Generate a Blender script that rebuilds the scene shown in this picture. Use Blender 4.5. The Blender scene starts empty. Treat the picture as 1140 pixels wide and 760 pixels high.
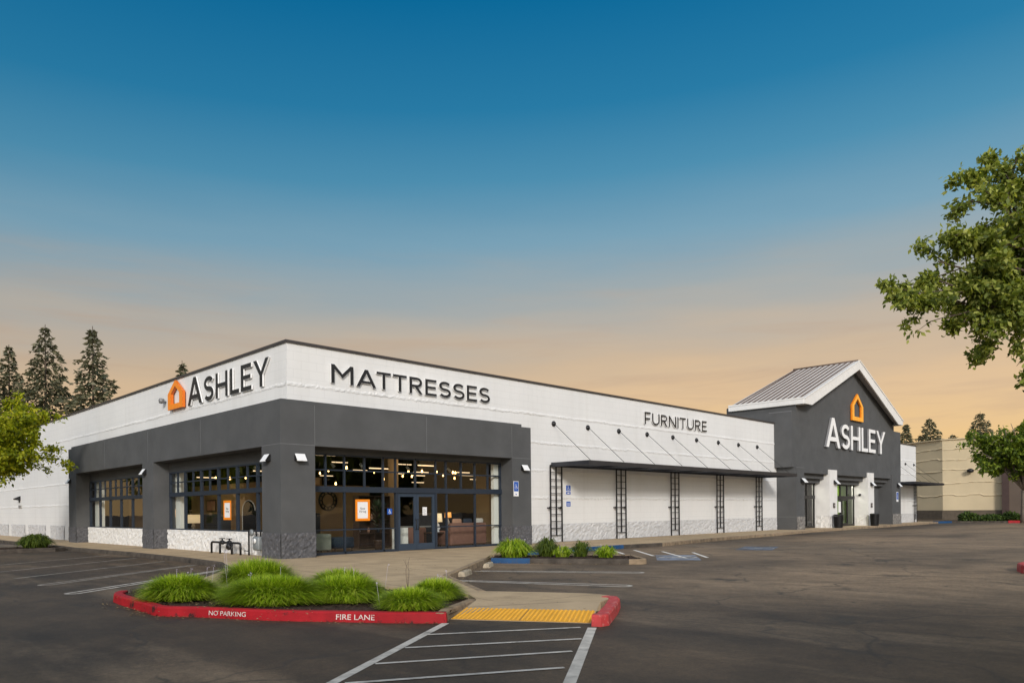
import bpy, bmesh, math, random
import numpy as np
from mathutils import Vector, Matrix
random.seed(7); RNG=np.random.default_rng(7)
SC=bpy.context.scene; COL=SC.collection
PI=math.pi; rad=math.radians
S=.15                                    # top of the walkway above the asphalt

# ------------------------------------------------------------------ materials
def nn(nt,t,**k):
    n=nt.nodes.new(t)
    for a,b in k.items(): setattr(n,a,b)
    return n
MATS={}
def mat(name,col,rough=.6,metal=0,var=.12,vscale=3.,bump=0.,bscale=40.,spec=.5,dirt=None,dscale=.6,damt=.5,detail=6,dr=(.52,.72)):
    """Principled surface whose colour varies with a 3D noise, with optional bump and blotches of a second colour."""
    if name in MATS: return MATS[name]
    m=bpy.data.materials.new(name); m.use_nodes=True; nt=m.node_tree; L=nt.links
    b=nt.nodes['Principled BSDF']; b.inputs['Roughness'].default_value=rough; b.inputs['Metallic'].default_value=metal
    b.inputs['Specular IOR Level'].default_value=spec
    g=nn(nt,'ShaderNodeNewGeometry')
    n=nn(nt,'ShaderNodeTexNoise'); n.inputs['Scale'].default_value=vscale; n.inputs['Detail'].default_value=detail
    L.new(g.outputs['Position'],n.inputs['Vector'])
    r=nn(nt,'ShaderNodeValToRGB'); e=r.color_ramp.elements
    e[0].position=.3; e[1].position=.7
    e[0].color=tuple(c*(1-var) for c in col)+(1,); e[1].color=tuple(min(1,c*(1+var)) for c in col)+(1,)
    L.new(n.outputs['Fac'],r.inputs['Fac']); out=r.outputs['Color']
    if dirt:
        n2=nn(nt,'ShaderNodeTexNoise'); n2.inputs['Scale'].default_value=dscale; n2.inputs['Detail'].default_value=8; n2.inputs['Roughness'].default_value=.65
        L.new(g.outputs['Position'],n2.inputs['Vector'])
        r2=nn(nt,'ShaderNodeMapRange'); r2.inputs['From Min'].default_value=dr[0]; r2.inputs['From Max'].default_value=dr[1]; r2.inputs['To Max'].default_value=damt
        L.new(n2.outputs['Fac'],r2.inputs['Value'])
        mx=nn(nt,'ShaderNodeMix',data_type='RGBA'); L.new(r2.outputs['Result'],mx.inputs['Factor'])
        L.new(out,mx.inputs[6]); mx.inputs[7].default_value=tuple(dirt)+(1,); out=mx.outputs[2]
    L.new(out,b.inputs['Base Color'])
    if bump:
        n3=nn(nt,'ShaderNodeTexNoise'); n3.inputs['Scale'].default_value=bscale; n3.inputs['Detail'].default_value=5
        L.new(g.outputs['Position'],n3.inputs['Vector'])
        bp=nn(nt,'ShaderNodeBump'); bp.inputs['Strength'].default_value=bump; bp.inputs['Distance'].default_value=.02
        L.new(n3.outputs['Fac'],bp.inputs['Height']); L.new(bp.outputs['Normal'],b.inputs['Normal'])
    MATS[name]=m; return m

def mat_emit(name,col,s):
    if name in MATS: return MATS[name]
    m=bpy.data.materials.new(name); m.use_nodes=True; b=m.node_tree.nodes['Principled BSDF']
    b.inputs['Base Color'].default_value=tuple(col)+(1,); b.inputs['Emission Color'].default_value=tuple(col)+(1,); b.inputs['Emission Strength'].default_value=s
    MATS[name]=m; return m

def mat_glass(name,tint=(.9,.93,.92),extra=1.0):
    m=bpy.data.materials.new(name); m.use_nodes=True; nt=m.node_tree; L=nt.links
    nt.nodes.remove(nt.nodes['Principled BSDF']); o=nt.nodes['Material Output']
    t=nn(nt,'ShaderNodeBsdfTransparent'); t.inputs['Color'].default_value=tuple(tint)+(1,)
    g=nn(nt,'ShaderNodeBsdfGlossy'); g.inputs['Roughness'].default_value=.01
    f=nn(nt,'ShaderNodeFresnel'); f.inputs['IOR'].default_value=1.5
    ml=nn(nt,'ShaderNodeMath',operation='MULTIPLY'); ml.use_clamp=True; ml.inputs[1].default_value=extra
    gb=nn(nt,'ShaderNodeNewGeometry'); io=nn(nt,'ShaderNodeMapRange'); io.inputs['To Min'].default_value=1.5; io.inputs['To Max'].default_value=1/1.5; L.new(gb.outputs['Backfacing'],io.inputs['Value']); L.new(io.outputs['Result'],f.inputs['IOR'])
    L.new(f.outputs[0],ml.inputs[0])
    mx=nn(nt,'ShaderNodeMixShader'); L.new(ml.outputs[0],mx.inputs[0]); L.new(t.outputs[0],mx.inputs[1]); L.new(g.outputs[0],mx.inputs[2])
    # slightly wavy float glass
    ge=nn(nt,'ShaderNodeNewGeometry'); n=nn(nt,'ShaderNodeTexNoise'); n.inputs['Scale'].default_value=.9; n.inputs['Detail'].default_value=1
    L.new(ge.outputs['Position'],n.inputs['Vector']); bp=nn(nt,'ShaderNodeBump'); bp.inputs['Strength'].default_value=.06; bp.inputs['Distance'].default_value=.05
    L.new(n.outputs['Fac'],bp.inputs['Height']); L.new(bp.outputs['Normal'],g.inputs['Normal'])
    L.new(mx.outputs[0],o.inputs['Surface']); MATS[name]=m; return m

def mat_leaf(name,cols,trans=.35,rough=.55):
    """Leaves: each leaf (mesh island) takes its own colour from a range; some light passes through."""
    m=bpy.data.materials.new(name); m.use_nodes=True; nt=m.node_tree; L=nt.links
    b=nt.nodes['Principled BSDF']; o=nt.nodes['Material Output']; b.inputs['Roughness'].default_value=rough; b.inputs['Specular IOR Level'].default_value=.35
    g=nn(nt,'ShaderNodeNewGeometry'); r=nn(nt,'ShaderNodeValToRGB'); e=r.color_ramp.elements
    while len(e)<len(cols): e.new(.5)
    for i,c in enumerate(cols): e[i].position=i/(len(cols)-1); e[i].color=tuple(c)+(1,)
    L.new(g.outputs['Random Per Island'],r.inputs['Fac']); L.new(r.outputs['Color'],b.inputs['Base Color'])
    t=nn(nt,'ShaderNodeBsdfTranslucent'); hs=nn(nt,'ShaderNodeMix',data_type='RGBA',blend_type='MULTIPLY'); hs.inputs['Factor'].default_value=1
    L.new(r.outputs['Color'],hs.inputs[6]); hs.inputs[7].default_value=(1.3,1.25,.55,1); L.new(hs.outputs[2],t.inputs['Color'])
    mx=nn(nt,'ShaderNodeMixShader'); mx.inputs[0].default_value=trans
    L.new(b.outputs[0],mx.inputs[1]); L.new(t.outputs[0],mx.inputs[2]); L.new(mx.outputs[0],o.inputs['Surface'])
    MATS[name]=m; return m

def mat_asphalt():
    m=bpy.data.materials.new('asphalt'); m.use_nodes=True; nt=m.node_tree; L=nt.links; b=nt.nodes['Principled BSDF']
    g=nn(nt,'ShaderNodeNewGeometry'); P=g.outputs['Position']
    def noise(sc,det=6,ro=.6,stretch=None):
        n=nn(nt,'ShaderNodeTexNoise'); n.inputs['Scale'].default_value=sc; n.inputs['Detail'].default_value=det; n.inputs['Roughness'].default_value=ro
        if stretch:
            mp=nn(nt,'ShaderNodeMapping'); mp.inputs['Scale'].default_value=stretch; L.new(P,mp.inputs['Vector']); L.new(mp.outputs[0],n.inputs['Vector'])
        else: L.new(P,n.inputs['Vector'])
        return n.outputs['Fac']
    def ramp(f,a,ca,bb,cb):
        r=nn(nt,'ShaderNodeValToRGB'); e=r.color_ramp.elements; e[0].position=a; e[0].color=tuple(ca)+(1,); e[1].position=bb; e[1].color=tuple(cb)+(1,); L.new(f,r.inputs['Fac']); return r.outputs['Color']
    def mix(a,bv,f,bt='MIX'):
        mx=nn(nt,'ShaderNodeMix',data_type='RGBA',blend_type=bt)
        if isinstance(f,float): mx.inputs['Factor'].default_value=f
        else: L.new(f,mx.inputs['Factor'])
        L.new(a,mx.inputs[6])
        if isinstance(bv,tuple): mx.inputs[7].default_value=bv+(1,)
        else: L.new(bv,mx.inputs[7])
        return mx.outputs[2]
    base=ramp(noise(.16,8,.6),.36,(.036,.0245,.0155),.68,(.092,.063,.038))
    wear=ramp(noise(.35,7,.62,(1,.28,1)),.5,(0,0,0),.72,(1,1,1))
    c=mix(base,(.20,.148,.097),wear)
    sp=nn(nt,'ShaderNodeSeparateXYZ'); L.new(P,sp.inputs[0])
    def mr(v,a,b_):
        r=nn(nt,'ShaderNodeMapRange',interpolation_type='SMOOTHSTEP'); r.inputs['From Min'].default_value=a; r.inputs['From Max'].default_value=b_; L.new(v,r.inputs['Value']); return r.outputs['Result']
    def mul(a,b_):
        r=nn(nt,'ShaderNodeMath',operation='MULTIPLY'); L.new(a,r.inputs[0])
        if isinstance(b_,float): r.inputs[1].default_value=b_
        else: L.new(b_,r.inputs[1])
        return r.outputs[0]
    lit_lane=mul(mul(mr(sp.outputs[1],20.,15.),mr(sp.outputs[0],9.,18.)),mr(noise(.12,5,.6,(.5,1,1)),.25,.6)); c=mix(c,(.26,.185,.115),mul(lit_lane,.86))  # worn lane, also painting the mid lot's brighter light into the colour
    stain=ramp(noise(.75,6,.6),.60,(0,0,0),.70,(.75,.75,.75)); c=mix(c,(.034,.027,.020),stain)
    mot=ramp(noise(8,4,.7),.3,(.72,.72,.72),.7,(1.28,1.27,1.25)); c=mix(c,mot,.8,'MULTIPLY')
    mo2=ramp(noise(1.6,5,.65,(1,.45,1)),.36,(.70,.70,.70),.66,(1.3,1.3,1.3)); c=mix(c,mo2,.8,'MULTIPLY')
    ag2=ramp(noise(26,3,.75),.34,(.66,.66,.66),.68,(1.4,1.38,1.34)); c=mix(c,ag2,.7,'MULTIPLY')
    agg=ramp(noise(70,3,.7),.35,(.62,.62,.62),.68,(1.45,1.42,1.38)); c=mix(c,agg,.75,'MULTIPLY')
    fine=ramp(noise(320,1,.5),.66,(0,0,0),.72,(.7,.7,.7)); c=mix(c,(.16,.15,.135),fine)
    v=nn(nt,'ShaderNodeTexVoronoi',feature='DISTANCE_TO_EDGE'); v.inputs['Scale'].default_value=.22
    mp=nn(nt,'ShaderNodeMapping'); L.new(P,mp.inputs['Vector'])
    nd=nn(nt,'ShaderNodeTexNoise'); nd.inputs['Scale'].default_value=.8; nd.inputs['Detail'].default_value=6; L.new(P,nd.inputs['Vector'])
    ad=nn(nt,'ShaderNodeMix',data_type='RGBA',blend_type='ADD'); ad.inputs['Factor'].default_value=1.6; L.new(mp.outputs[0],ad.inputs[6]); L.new(nd.outputs['Color'],ad.inputs[7]); L.new(ad.outputs[2],v.inputs['Vector'])
    cr=ramp(v.outputs['Distance'],.0,(1,1,1),.008,(0,0,0)); c=mix(c,(.030,.024,.018),mix(cr,(0.,0.,0.),ramp(noise(.3,2),.42,(1,1,1),.5,(.25,.25,.25))))
    v2=nn(nt,'ShaderNodeTexVoronoi',feature='DISTANCE_TO_EDGE'); v2.inputs['Scale'].default_value=.085; L.new(ad.outputs[2],v2.inputs['Vector'])
    c=mix(c,(.020,.018,.016),mul(ramp(v2.outputs['Distance'],.0,(1,1,1),.0036,(0,0,0)),.5))
    drip=ramp(noise(2.6,2,.4),.73,(0,0,0),.76,(.8,.8,.8)); c=mix(c,(.022,.020,.018),drip)
    L.new(c,b.inputs['Base Color']); b.inputs['Roughness'].default_value=.66; b.inputs['Specular IOR Level'].default_value=.32
    bp=nn(nt,'ShaderNodeBump'); bp.inputs['Strength'].default_value=.35; bp.inputs['Distance'].default_value=.010
    L.new(noise(110,3,.7),bp.inputs['Height']); L.new(bp.outputs['Normal'],b.inputs['Normal'])
    MATS['asphalt']=m; return m

def mat_concrete(name,col,joint=1.5,rot=0.):
    m=mat(name,col,.85,0,.13,1.2,.35,90,.3,dirt=tuple(c*.6 for c in col),dscale=.9,damt=.7); nt=m.node_tree; L=nt.links; b=nt.nodes['Principled BSDF']
    src=b.inputs['Base Color'].links[0].from_socket
    g=nn(nt,'ShaderNodeNewGeometry'); mp=nn(nt,'ShaderNodeMapping'); mp.inputs['Rotation'].default_value=(0,0,rot); L.new(g.outputs['Position'],mp.inputs['Vector'])
    br=nn(nt,'ShaderNodeTexBrick'); br.offset=0; br.inputs['Scale'].default_value=1; br.inputs['Brick Width'].default_value=joint; br.inputs['Row Height'].default_value=joint; br.inputs['Mortar Size'].default_value=.012; br.inputs['Mortar Smooth'].default_value=.3
    L.new(mp.outputs[0],br.inputs['Vector'])
    mx=nn(nt,'ShaderNodeMix',data_type='RGBA'); L.new(br.outputs['Fac'],mx.inputs['Factor']); L.new(src,mx.inputs[6]); mx.inputs[7].default_value=tuple(c*.35 for c in col)+(1,)
    n=nn(nt,'ShaderNodeTexNoise'); n.inputs['Scale'].default_value=14; n.inputs['Detail'].default_value=3; L.new(g.outputs['Position'],n.inputs['Vector'])
    rp=nn(nt,'ShaderNodeMapRange'); rp.inputs['From Min'].default_value=.66; rp.inputs['From Max'].default_value=.7; rp.inputs['To Max'].default_value=.45; L.new(n.outputs['Fac'],rp.inputs['Value'])
    m2=nn(nt,'ShaderNodeMix',data_type='RGBA'); L.new(rp.outputs['Result'],m2.inputs['Factor']); L.new(mx.outputs[2],m2.inputs[6]); m2.inputs[7].default_value=(.06,.05,.04,1)
    L.new(m2.outputs[2],b.inputs['Base Color']); return m

def mat_blockwall(name,col):
    """Painted block wall: faint running-bond joints in the bump and weather streaks that run down."""
    m=mat(name,col,.75,0,.035,.5,.0,90,.3); nt=m.node_tree; L=nt.links; b=nt.nodes['Principled BSDF']
    src=b.inputs['Base Color'].links[0].from_socket
    g=nn(nt,'ShaderNodeNewGeometry'); sp=nn(nt,'ShaderNodeSeparateXYZ'); L.new(g.outputs['Position'],sp.inputs[0])
    ad=nn(nt,'ShaderNodeMath',operation='ADD'); L.new(sp.outputs[0],ad.inputs[0]); L.new(sp.outputs[1],ad.inputs[1])
    cb=nn(nt,'ShaderNodeCombineXYZ'); L.new(ad.outputs[0],cb.inputs[0]); L.new(sp.outputs[2],cb.inputs[1])
    br=nn(nt,'ShaderNodeTexBrick'); br.inputs['Scale'].default_value=1; br.inputs['Brick Width'].default_value=.6; br.inputs['Row Height'].default_value=.3; br.inputs['Mortar Size'].default_value=.008; br.inputs['Mortar Smooth'].default_value=.6
    L.new(cb.outputs[0],br.inputs['Vector'])
    st=nn(nt,'ShaderNodeMapping'); st.inputs['Scale'].default_value=(2.2,.12,1); L.new(cb.outputs[0],st.inputs['Vector'])
    n=nn(nt,'ShaderNodeTexNoise'); n.inputs['Scale'].default_value=1.; n.inputs['Detail'].default_value=6; L.new(st.outputs[0],n.inputs['Vector'])
    rp=nn(nt,'ShaderNodeMapRange'); rp.inputs['From Min'].default_value=.5; rp.inputs['From Max'].default_value=.78; rp.inputs['To Max'].default_value=.2; L.new(n.outputs['Fac'],rp.inputs['Value'])
    mx=nn(nt,'ShaderNodeMix',data_type='RGBA'); L.new(rp.outputs['Result'],mx.inputs['Factor']); L.new(src,mx.inputs[6]); mx.inputs[7].default_value=(col[0]*.72,col[1]*.70,col[2]*.66,1)
    jm=nn(nt,'ShaderNodeMath',operation='MULTIPLY'); L.new(br.outputs['Fac'],jm.inputs[0]); jm.inputs[1].default_value=.22
    jx=nn(nt,'ShaderNodeMix',data_type='RGBA'); L.new(jm.outputs[0],jx.inputs['Factor']); L.new(mx.outputs[2],jx.inputs[6]); jx.inputs[7].default_value=(col[0]*.45,col[1]*.45,col[2]*.45,1)
    L.new(jx.outputs[2],b.inputs['Base Color'])
    n3=nn(nt,'ShaderNodeTexNoise'); n3.inputs['Scale'].default_value=55; n3.inputs['Detail'].default_value=4; L.new(g.outputs['Position'],n3.inputs['Vector'])
    a2=nn(nt,'ShaderNodeMath',operation='MULTIPLY_ADD'); L.new(br.outputs['Fac'],a2.inputs[0]); a2.inputs[1].default_value=-.5; L.new(n3.outputs['Fac'],a2.inputs[2])
    bp=nn(nt,'ShaderNodeBump'); bp.inputs['Strength'].default_value=.25; bp.inputs['Distance'].default_value=.012; L.new(a2.outputs[0],bp.inputs['Height']); L.new(bp.outputs['Normal'],b.inputs['Normal'])
    return m

WHITE=mat_blockwall('white_block',(.70,.697,.688))
WHITEROUGH=mat('white_splitface',(.72,.71,.69),.85,0,.08,9,.7,60,.3)
GREYROUGH=mat('pale_grey_splitface',(.52,.52,.525),.85,0,.10,7,.7,55,.3,dirt=(.40,.40,.40),dscale=2)
DARKSTUCCO=mat('dark_stucco',(.084,.086,.088),.8,0,.10,1.1,.5,130,.3,dirt=(.115,.115,.118),dscale=.7,damt=.45)
DARKJOINT=mat('stucco_joint',(.15,.15,.155),.7,0,.1)
DARKSTONE=mat('dark_splitface',(.085,.085,.092),.75,0,.3,12,.9,45,.4,dirt=(.2,.195,.2),dscale=9,damt=.7)
NATSTONE=mat('natural_stone',(.17,.16,.15),.85,0,.45,8,.9,35,.3,dirt=(.42,.40,.36),dscale=6,damt=.9)
CAP=mat('bronze_cap',(.060,.052,.050),.5,.3,.1)
FRAME=mat('slate_frame',(.024,.034,.052),.45,.2,.1,4)
BLACK=mat('black_metal',(.014,.014,.015),.5,.3,.15)
CANOPY=mat('charcoal_steel',(.045,.047,.055),.42,.5,.15,2)
ROOFM=mat('pale_metal_roof',(.62,.585,.55),.5,.1,.06,.8)
SEAM=mat('brown_seam',(.10,.065,.05),.55,.1,.1)
FASCIA=mat('white_fascia',(.72,.71,.69),.6,0,.05,2)
LETTERFACE=mat('letter_black',(.012,.012,.013),.45,0,.1)
LETTERWHITE=mat('letter_white',(.82,.82,.82),.5,0,.02)
LETTERGREY=mat('letter_return',(.24,.24,.25),.5,0,.03)
ORANGE=mat('orange_enamel',(.86,.25,.008),.45,0,.04)
ORANGEDARK=mat('orange_return',(.72,.16,.006),.45,0,.04)
BLUE=mat('sign_blue',(.012,.09,.42),.4,0,.05)
SIGNWHITE=mat('sign_white',(.8,.8,.8),.4,0,.02)
GLASS=mat_glass('shop_glass',(.9,.93,.92),1.0)
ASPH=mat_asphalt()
CONC=mat_concrete('walk_concrete',(.42,.315,.195),2.4,rad(8))
RAMPC=mat_concrete('ramp_concrete',(.40,.305,.195),6.,rad(40))
KERBC=mat('kerb_concrete',(.27,.20,.13),.9,0,.25,4,.5,60,.3,dirt=(.07,.06,.05),dscale=2.5,damt=.8)
KERBDARK=mat('kerb_grimy',(.075,.062,.05),.9,0,.35,3,.6,50,.3,dirt=(.025,.022,.02),dscale=2,damt=.9)
REDK=mat('kerb_red',(.33,.008,.014),.6,0,.18,3,.25,50,.25,dirt=(.030,.014,.013),dscale=2.6,damt=.95,dr=(.575,.625))
REDW=mat('kerb_red_worn',(.44,.04,.04),.65,0,.2,5,.25,50,.4,dirt=(.56,.30,.26),dscale=9,damt=.6,dr=(.55,.64))
BLUEK=mat('kerb_blue',(.007,.055,.15),.6,0,.2,4,.3,50,.4,dirt=(.05,.06,.08),dscale=5,damt=.7)
PAINT=mat('line_paint',(.52,.49,.44),.8,0,.2,5,.3,90,.3,dirt=(.09,.08,.07),dscale=3.2,damt=.85)
PAINTN=mat('line_paint_fresh',(.68,.66,.62),.8,0,.15,5,.3,90,.3,dirt=(.2,.18,.16),dscale=4,damt=.6)
PAINTW=mat('line_paint_worn',(.30,.275,.24),.85,0,.3,5,.3,90,.3,dirt=(.07,.062,.055),dscale=1.4,damt=.9)
PAINTB=mat('line_paint_blue',(.20,.235,.30),.85,0,.3,4,.3,90,.3,dirt=(.11,.095,.08),dscale=1.6,damt=.85,dr=(.45,.62))
YELLOW=mat('tactile_yellow',(.70,.36,.03),.65,0,.12,3,.0,50,.4,dirt=(.36,.2,.05),dscale=3,damt=.5)
MULCH=mat('mulch',(.040,.026,.019),.95,0,.5,30,.9,40,.2,dirt=(.10,.06,.04),dscale=25,damt=.9)
BARK=mat('bark',(.095,.072,.055),.9,0,.35,14,.8,30,.2)
BARKPALE=mat('bark_pale',(.19,.155,.125),.9,0,.3,10,.7,30,.2)

# ------------------------------------------------------------------ mesh building
def wloc(p):
    l=Vector((0,0,0))
    while p is not None: l+=p.location; p=p.parent
    return l
class MB:
    def __init__(s): s.v=[]; s.f=[]; s.mi=[]; s.sm=[]
    def add(s,vs,fs,mi=0,smooth=False):
        o=len(s.v); s.v.extend(tuple(v) for v in vs)
        for f in fs: s.f.append(tuple(i+o for i in f)); s.mi.append(mi); s.sm.append(smooth)
        return s
    def quad(s,a,b,c,d,mi=0): return s.add([a,b,c,d],[(0,1,2,3)],mi)
    def box(s,a,b,mi=0,bev=0):
        x0,x1=sorted((a[0],b[0])); y0,y1=sorted((a[1],b[1])); z0,z1=sorted((a[2],b[2]))
        if bev:
            bm=bmesh.new(); bmesh.ops.create_cube(bm,size=1)
            for v in bm.verts: v.co=Vector(((x0+x1)/2+v.co.x*(x1-x0),(y0+y1)/2+v.co.y*(y1-y0),(z0+z1)/2+v.co.z*(z1-z0)))
            bmesh.ops.bevel(bm,geom=bm.edges[:],offset=bev,segments=2,profile=.5,affect='EDGES',clamp_overlap=True)
            bm.verts.index_update(); s.add([v.co[:] for v in bm.verts],[[v.index for v in f.verts] for f in bm.faces],mi,True); bm.free(); return s
        return s.add([(x0,y0,z0),(x1,y0,z0),(x1,y1,z0),(x0,y1,z0),(x0,y0,z1),(x1,y0,z1),(x1,y1,z1),(x0,y1,z1)],
            [(0,3,2,1),(4,5,6,7),(0,1,5,4),(1,2,6,5),(2,3,7,6),(3,0,4,7)],mi)
    def prism(s,poly,z0,z1,mi=0,T=None):
        """polygon (x,y) extruded in z; T maps (x,y,z) elsewhere"""
        n=len(poly); vs=[(p[0],p[1],z0) for p in poly]+[(p[0],p[1],z1) for p in poly]
        if T: vs=[T(*v) for v in vs]
        return s.add(vs,[tuple(range(n-1,-1,-1)),tuple(range(n,2*n))]+[(i,(i+1)%n,n+(i+1)%n,n+i) for i in range(n)],mi)
    def tube(s,pts,r,n=8,mi=0,cap=True,smooth=True):
        pts=[Vector(p) for p in pts]; rs=r if isinstance(r,(list,tuple)) else [r]*len(pts); vs=[]; fs=[]; up=None
        for i,p in enumerate(pts):
            d=((pts[min(i+1,len(pts)-1)]-pts[max(i-1,0)])).normalized()
            if up is None: up=Vector((0,0,1)) if abs(d.z)<.9 else Vector((1,0,0))
            a=d.cross(up); a=a.normalized() if a.length>1e-4 else d.orthogonal().normalized(); b=a.cross(d).normalized(); up=b
            for k in range(n):
                t=2*PI*k/n; vs.append(p+(a*math.cos(t)+b*math.sin(t))*rs[i])
        for i in range(len(pts)-1):
            for k in range(n): fs.append((i*n+k,i*n+(k+1)%n,(i+1)*n+(k+1)%n,(i+1)*n+k))
        if cap: fs.append(tuple(range(n-1,-1,-1))); fs.append(tuple(range((len(pts)-1)*n,len(pts)*n)))
        return s.add(vs,fs,mi,smooth)
    def lathe(s,prof,c=(0,0,0),n=20,mi=0):
        vs=[(c[0]+r*math.cos(2*PI*k/n),c[1]+r*math.sin(2*PI*k/n),c[2]+z) for r,z in prof for k in range(n)]
        m=len(prof); fs=[(i*n+k,i*n+(k+1)%n,(i+1)*n+(k+1)%n,(i+1)*n+k) for i in range(m-1) for k in range(n)]
        fs+= [tuple(range(n-1,-1,-1)),tuple(range((m-1)*n,m*n))]
        return s.add(vs,fs,mi,True)
    def rough(s,o,u,v,nrm,nu,nv,amp,mi=0,edge=.0,seed=0):
        """split-face relief: a grid over o + u,v pushed out along nrm by block-wise and fine randomness"""
        o,u,v,nrm=map(Vector,(o,u,v,nrm)); rg=random.Random(seed); H={}
        vs=[]
        for j in range(nv+1):
            for i in range(nu+1):
                h=amp*rg.random()
                if edge and (i in (0,nu) or j in (0,nv)): h=0
                jx=(rg.random()-.5)*.6/nu if 0<i<nu else 0; jy=(rg.random()-.5)*.6/nv if 0<j<nv else 0
                vs.append(o+u*(i/nu+jx)+v*(j/nv+jy)+nrm*h)
        return s.add(vs,[(j*(nu+1)+i,j*(nu+1)+i+1,(j+1)*(nu+1)+i+1,(j+1)*(nu+1)+i) for j in range(nv) for i in range(nu)],mi)
    def build(s,name,mats,parent=None):
        if not isinstance(mats,(list,tuple)): mats=[mats]
        me=bpy.data.meshes.new(name); o=wloc(parent)
        me.from_pydata([(v[0]-o.x,v[1]-o.y,v[2]-o.z) for v in s.v],[],s.f)
        for m in mats: me.materials.append(m)
        me.polygons.foreach_set('material_index',s.mi); me.polygons.foreach_set('use_smooth',s.sm); me.update()
        ob=bpy.data.objects.new(name,me); COL.objects.link(ob); ob.parent=parent; return ob
def npmesh(name,verts,quads,m,parent=None,smooth=False):
    me=bpy.data.meshes.new(name); o=wloc(parent); v=np.asarray(verts,np.float32)-np.array(o[:],np.float32); q=np.asarray(quads,np.int32)
    me.vertices.add(len(v)); me.vertices.foreach_set('co',v.ravel()); k=q.shape[1]
    me.loops.add(q.size); me.loops.foreach_set('vertex_index',q.ravel()); me.polygons.add(len(q))
    me.polygons.foreach_set('loop_start',np.arange(0,q.size,k,dtype=np.int32)); me.polygons.foreach_set('loop_total',np.full(len(q),k,np.int32))
    me.update(calc_edges=True); me.validate(); me.materials.append(m)
    ob=bpy.data.objects.new(name,me); COL.objects.link(ob); ob.parent=parent; return ob
def tag(o,label=None,cat=None,group=None,kind=None):
    if label: o['label']=label
    if cat: o['category']=cat
    if group: o['group']=group
    if kind: o['kind']=kind
    return o
def thing(name,label,cat,loc=(0,0,0),group=None):
    o=bpy.data.objects.new(name,None); COL.objects.link(o); o.location=loc; o.empty_display_size=.2; return tag(o,label,cat,group)
def struct(name,mb,m): return tag(mb.build(name,m),kind='structure')
def copy_tree(o,parent=None):
    c=o.copy(); COL.objects.link(c); c.parent=parent
    for ch in list(o.children): copy_tree(ch,c)
    return c
def dup(root,loc,label,rz=None,scale=None):
    kids=list(root.children); c=root.copy(); COL.objects.link(c); c.location=loc; c['label']=label
    if rz is not None: c.rotation_euler=(0,0,rz)
    if scale: c.scale=scale
    for k in kids: copy_tree(k,c)
    return c

# text as meshes; T maps text (x, y, depth) to the world
def text_mesh(txt,size=1.,depth=.1,offset=0.,bold=0.):
    cu=bpy.data.curves.new('lettering','FONT'); cu.body=txt; cu.size=size; cu.extrude=depth/2; cu.offset=offset; cu.resolution_u=6
    ob=bpy.data.objects.new('lettering',cu); COL.objects.link(ob); bpy.context.view_layer.update()
    me=bpy.data.meshes.new_from_object(ob.evaluated_get(bpy.context.evaluated_depsgraph_get()))
    vs=[v.co.copy() for v in me.vertices]; fs=[tuple(p.vertices) for p in me.polygons]; nz=[p.normal.z for p in me.polygons]
    bpy.data.objects.remove(ob); bpy.data.curves.remove(cu); bpy.data.meshes.remove(me)
    return vs,fs,nz
def put_text(mb,txt,x0,y0,w,h,T,depth=.005,offset=0.):
    """text stretched to a width w and cap height h, lower left at x0,y0; face material 0, sides material 1"""
    vs,fs,nz=text_mesh(txt,1.,1.,offset); xs=[v.x for v in vs]; ys=[v.y for v in vs]
    ax,bx,ay,by=min(xs),max(xs),min(ys),max(ys)
    base=len(mb.v)
    mb.v.extend(T(x0+(v.x-ax)/(bx-ax)*w,y0+(v.y-ay)/(by-ay)*h,(v.z+.5)*depth) for v in vs)
    for f,n in zip(fs,nz): mb.f.append(tuple(i+base for i in f)); mb.mi.append(0 if n>.7 else 1); mb.sm.append(False)
def front(Y): return lambda x,y,z:(x,Y-z,y)            # a face turned to -Y
def side(X): return lambda x,y,z:(X-z,-x,y)            # a face turned to -X; text x runs towards -Y
def flat(o,ang,Z):
    c,s=math.cos(ang),math.sin(ang); return lambda x,y,z:(o[0]+x*c-y*s,o[1]+x*s+y*c,Z+z)

# ------------------------------------------------------------------ camera
F=824.; A=rad(44.9); TH=.0097
cam=bpy.data.cameras.new('camera'); co=bpy.data.objects.new('camera',cam); COL.objects.link(co); SC.camera=co
R=Vector((math.sin(A),-math.cos(A),0)); U=Vector((0,0,1)); FW=Vector((math.cos(A),math.sin(A),0))
R2=R*math.cos(TH)-U*math.sin(TH)*-1*-1; U2=R*math.sin(TH)+U*math.cos(TH)
M=Matrix((R2,U2,-FW)).transposed().to_4x4(); M.translation=Vector((0,0,1.65)); co.matrix_world=M
cam.sensor_width=36; cam.lens=F/1140*36; cam.shift_y=188/1140; cam.clip_end=3000; cam.clip_start=.1

# ------------------------------------------------------------------ sky and sun
w=bpy.data.worlds.new('World'); SC.world=w; w.use_nodes=True; nt=w.node_tree; L=nt.links; bg=nt.nodes['Background']
SUN=Vector((-.66,-.75,0)).normalized(); EL=rad(23)
sky=nn(nt,'ShaderNodeTexSky',sky_type='NISHITA'); sky.sun_disc=False; sky.sun_elevation=EL; sky.sun_rotation=math.atan2(SUN.x,SUN.y)
tc=nn(nt,'ShaderNodeTexCoord'); sx=nn(nt,'ShaderNodeSeparateXYZ'); L.new(tc.outputs['Generated'],sx.inputs[0])
def srgb(r,g,b): return tuple(((c/255+.055)/1.055)**2.4 if c/255>.04045 else c/255/12.92 for c in (r,g,b))
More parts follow.
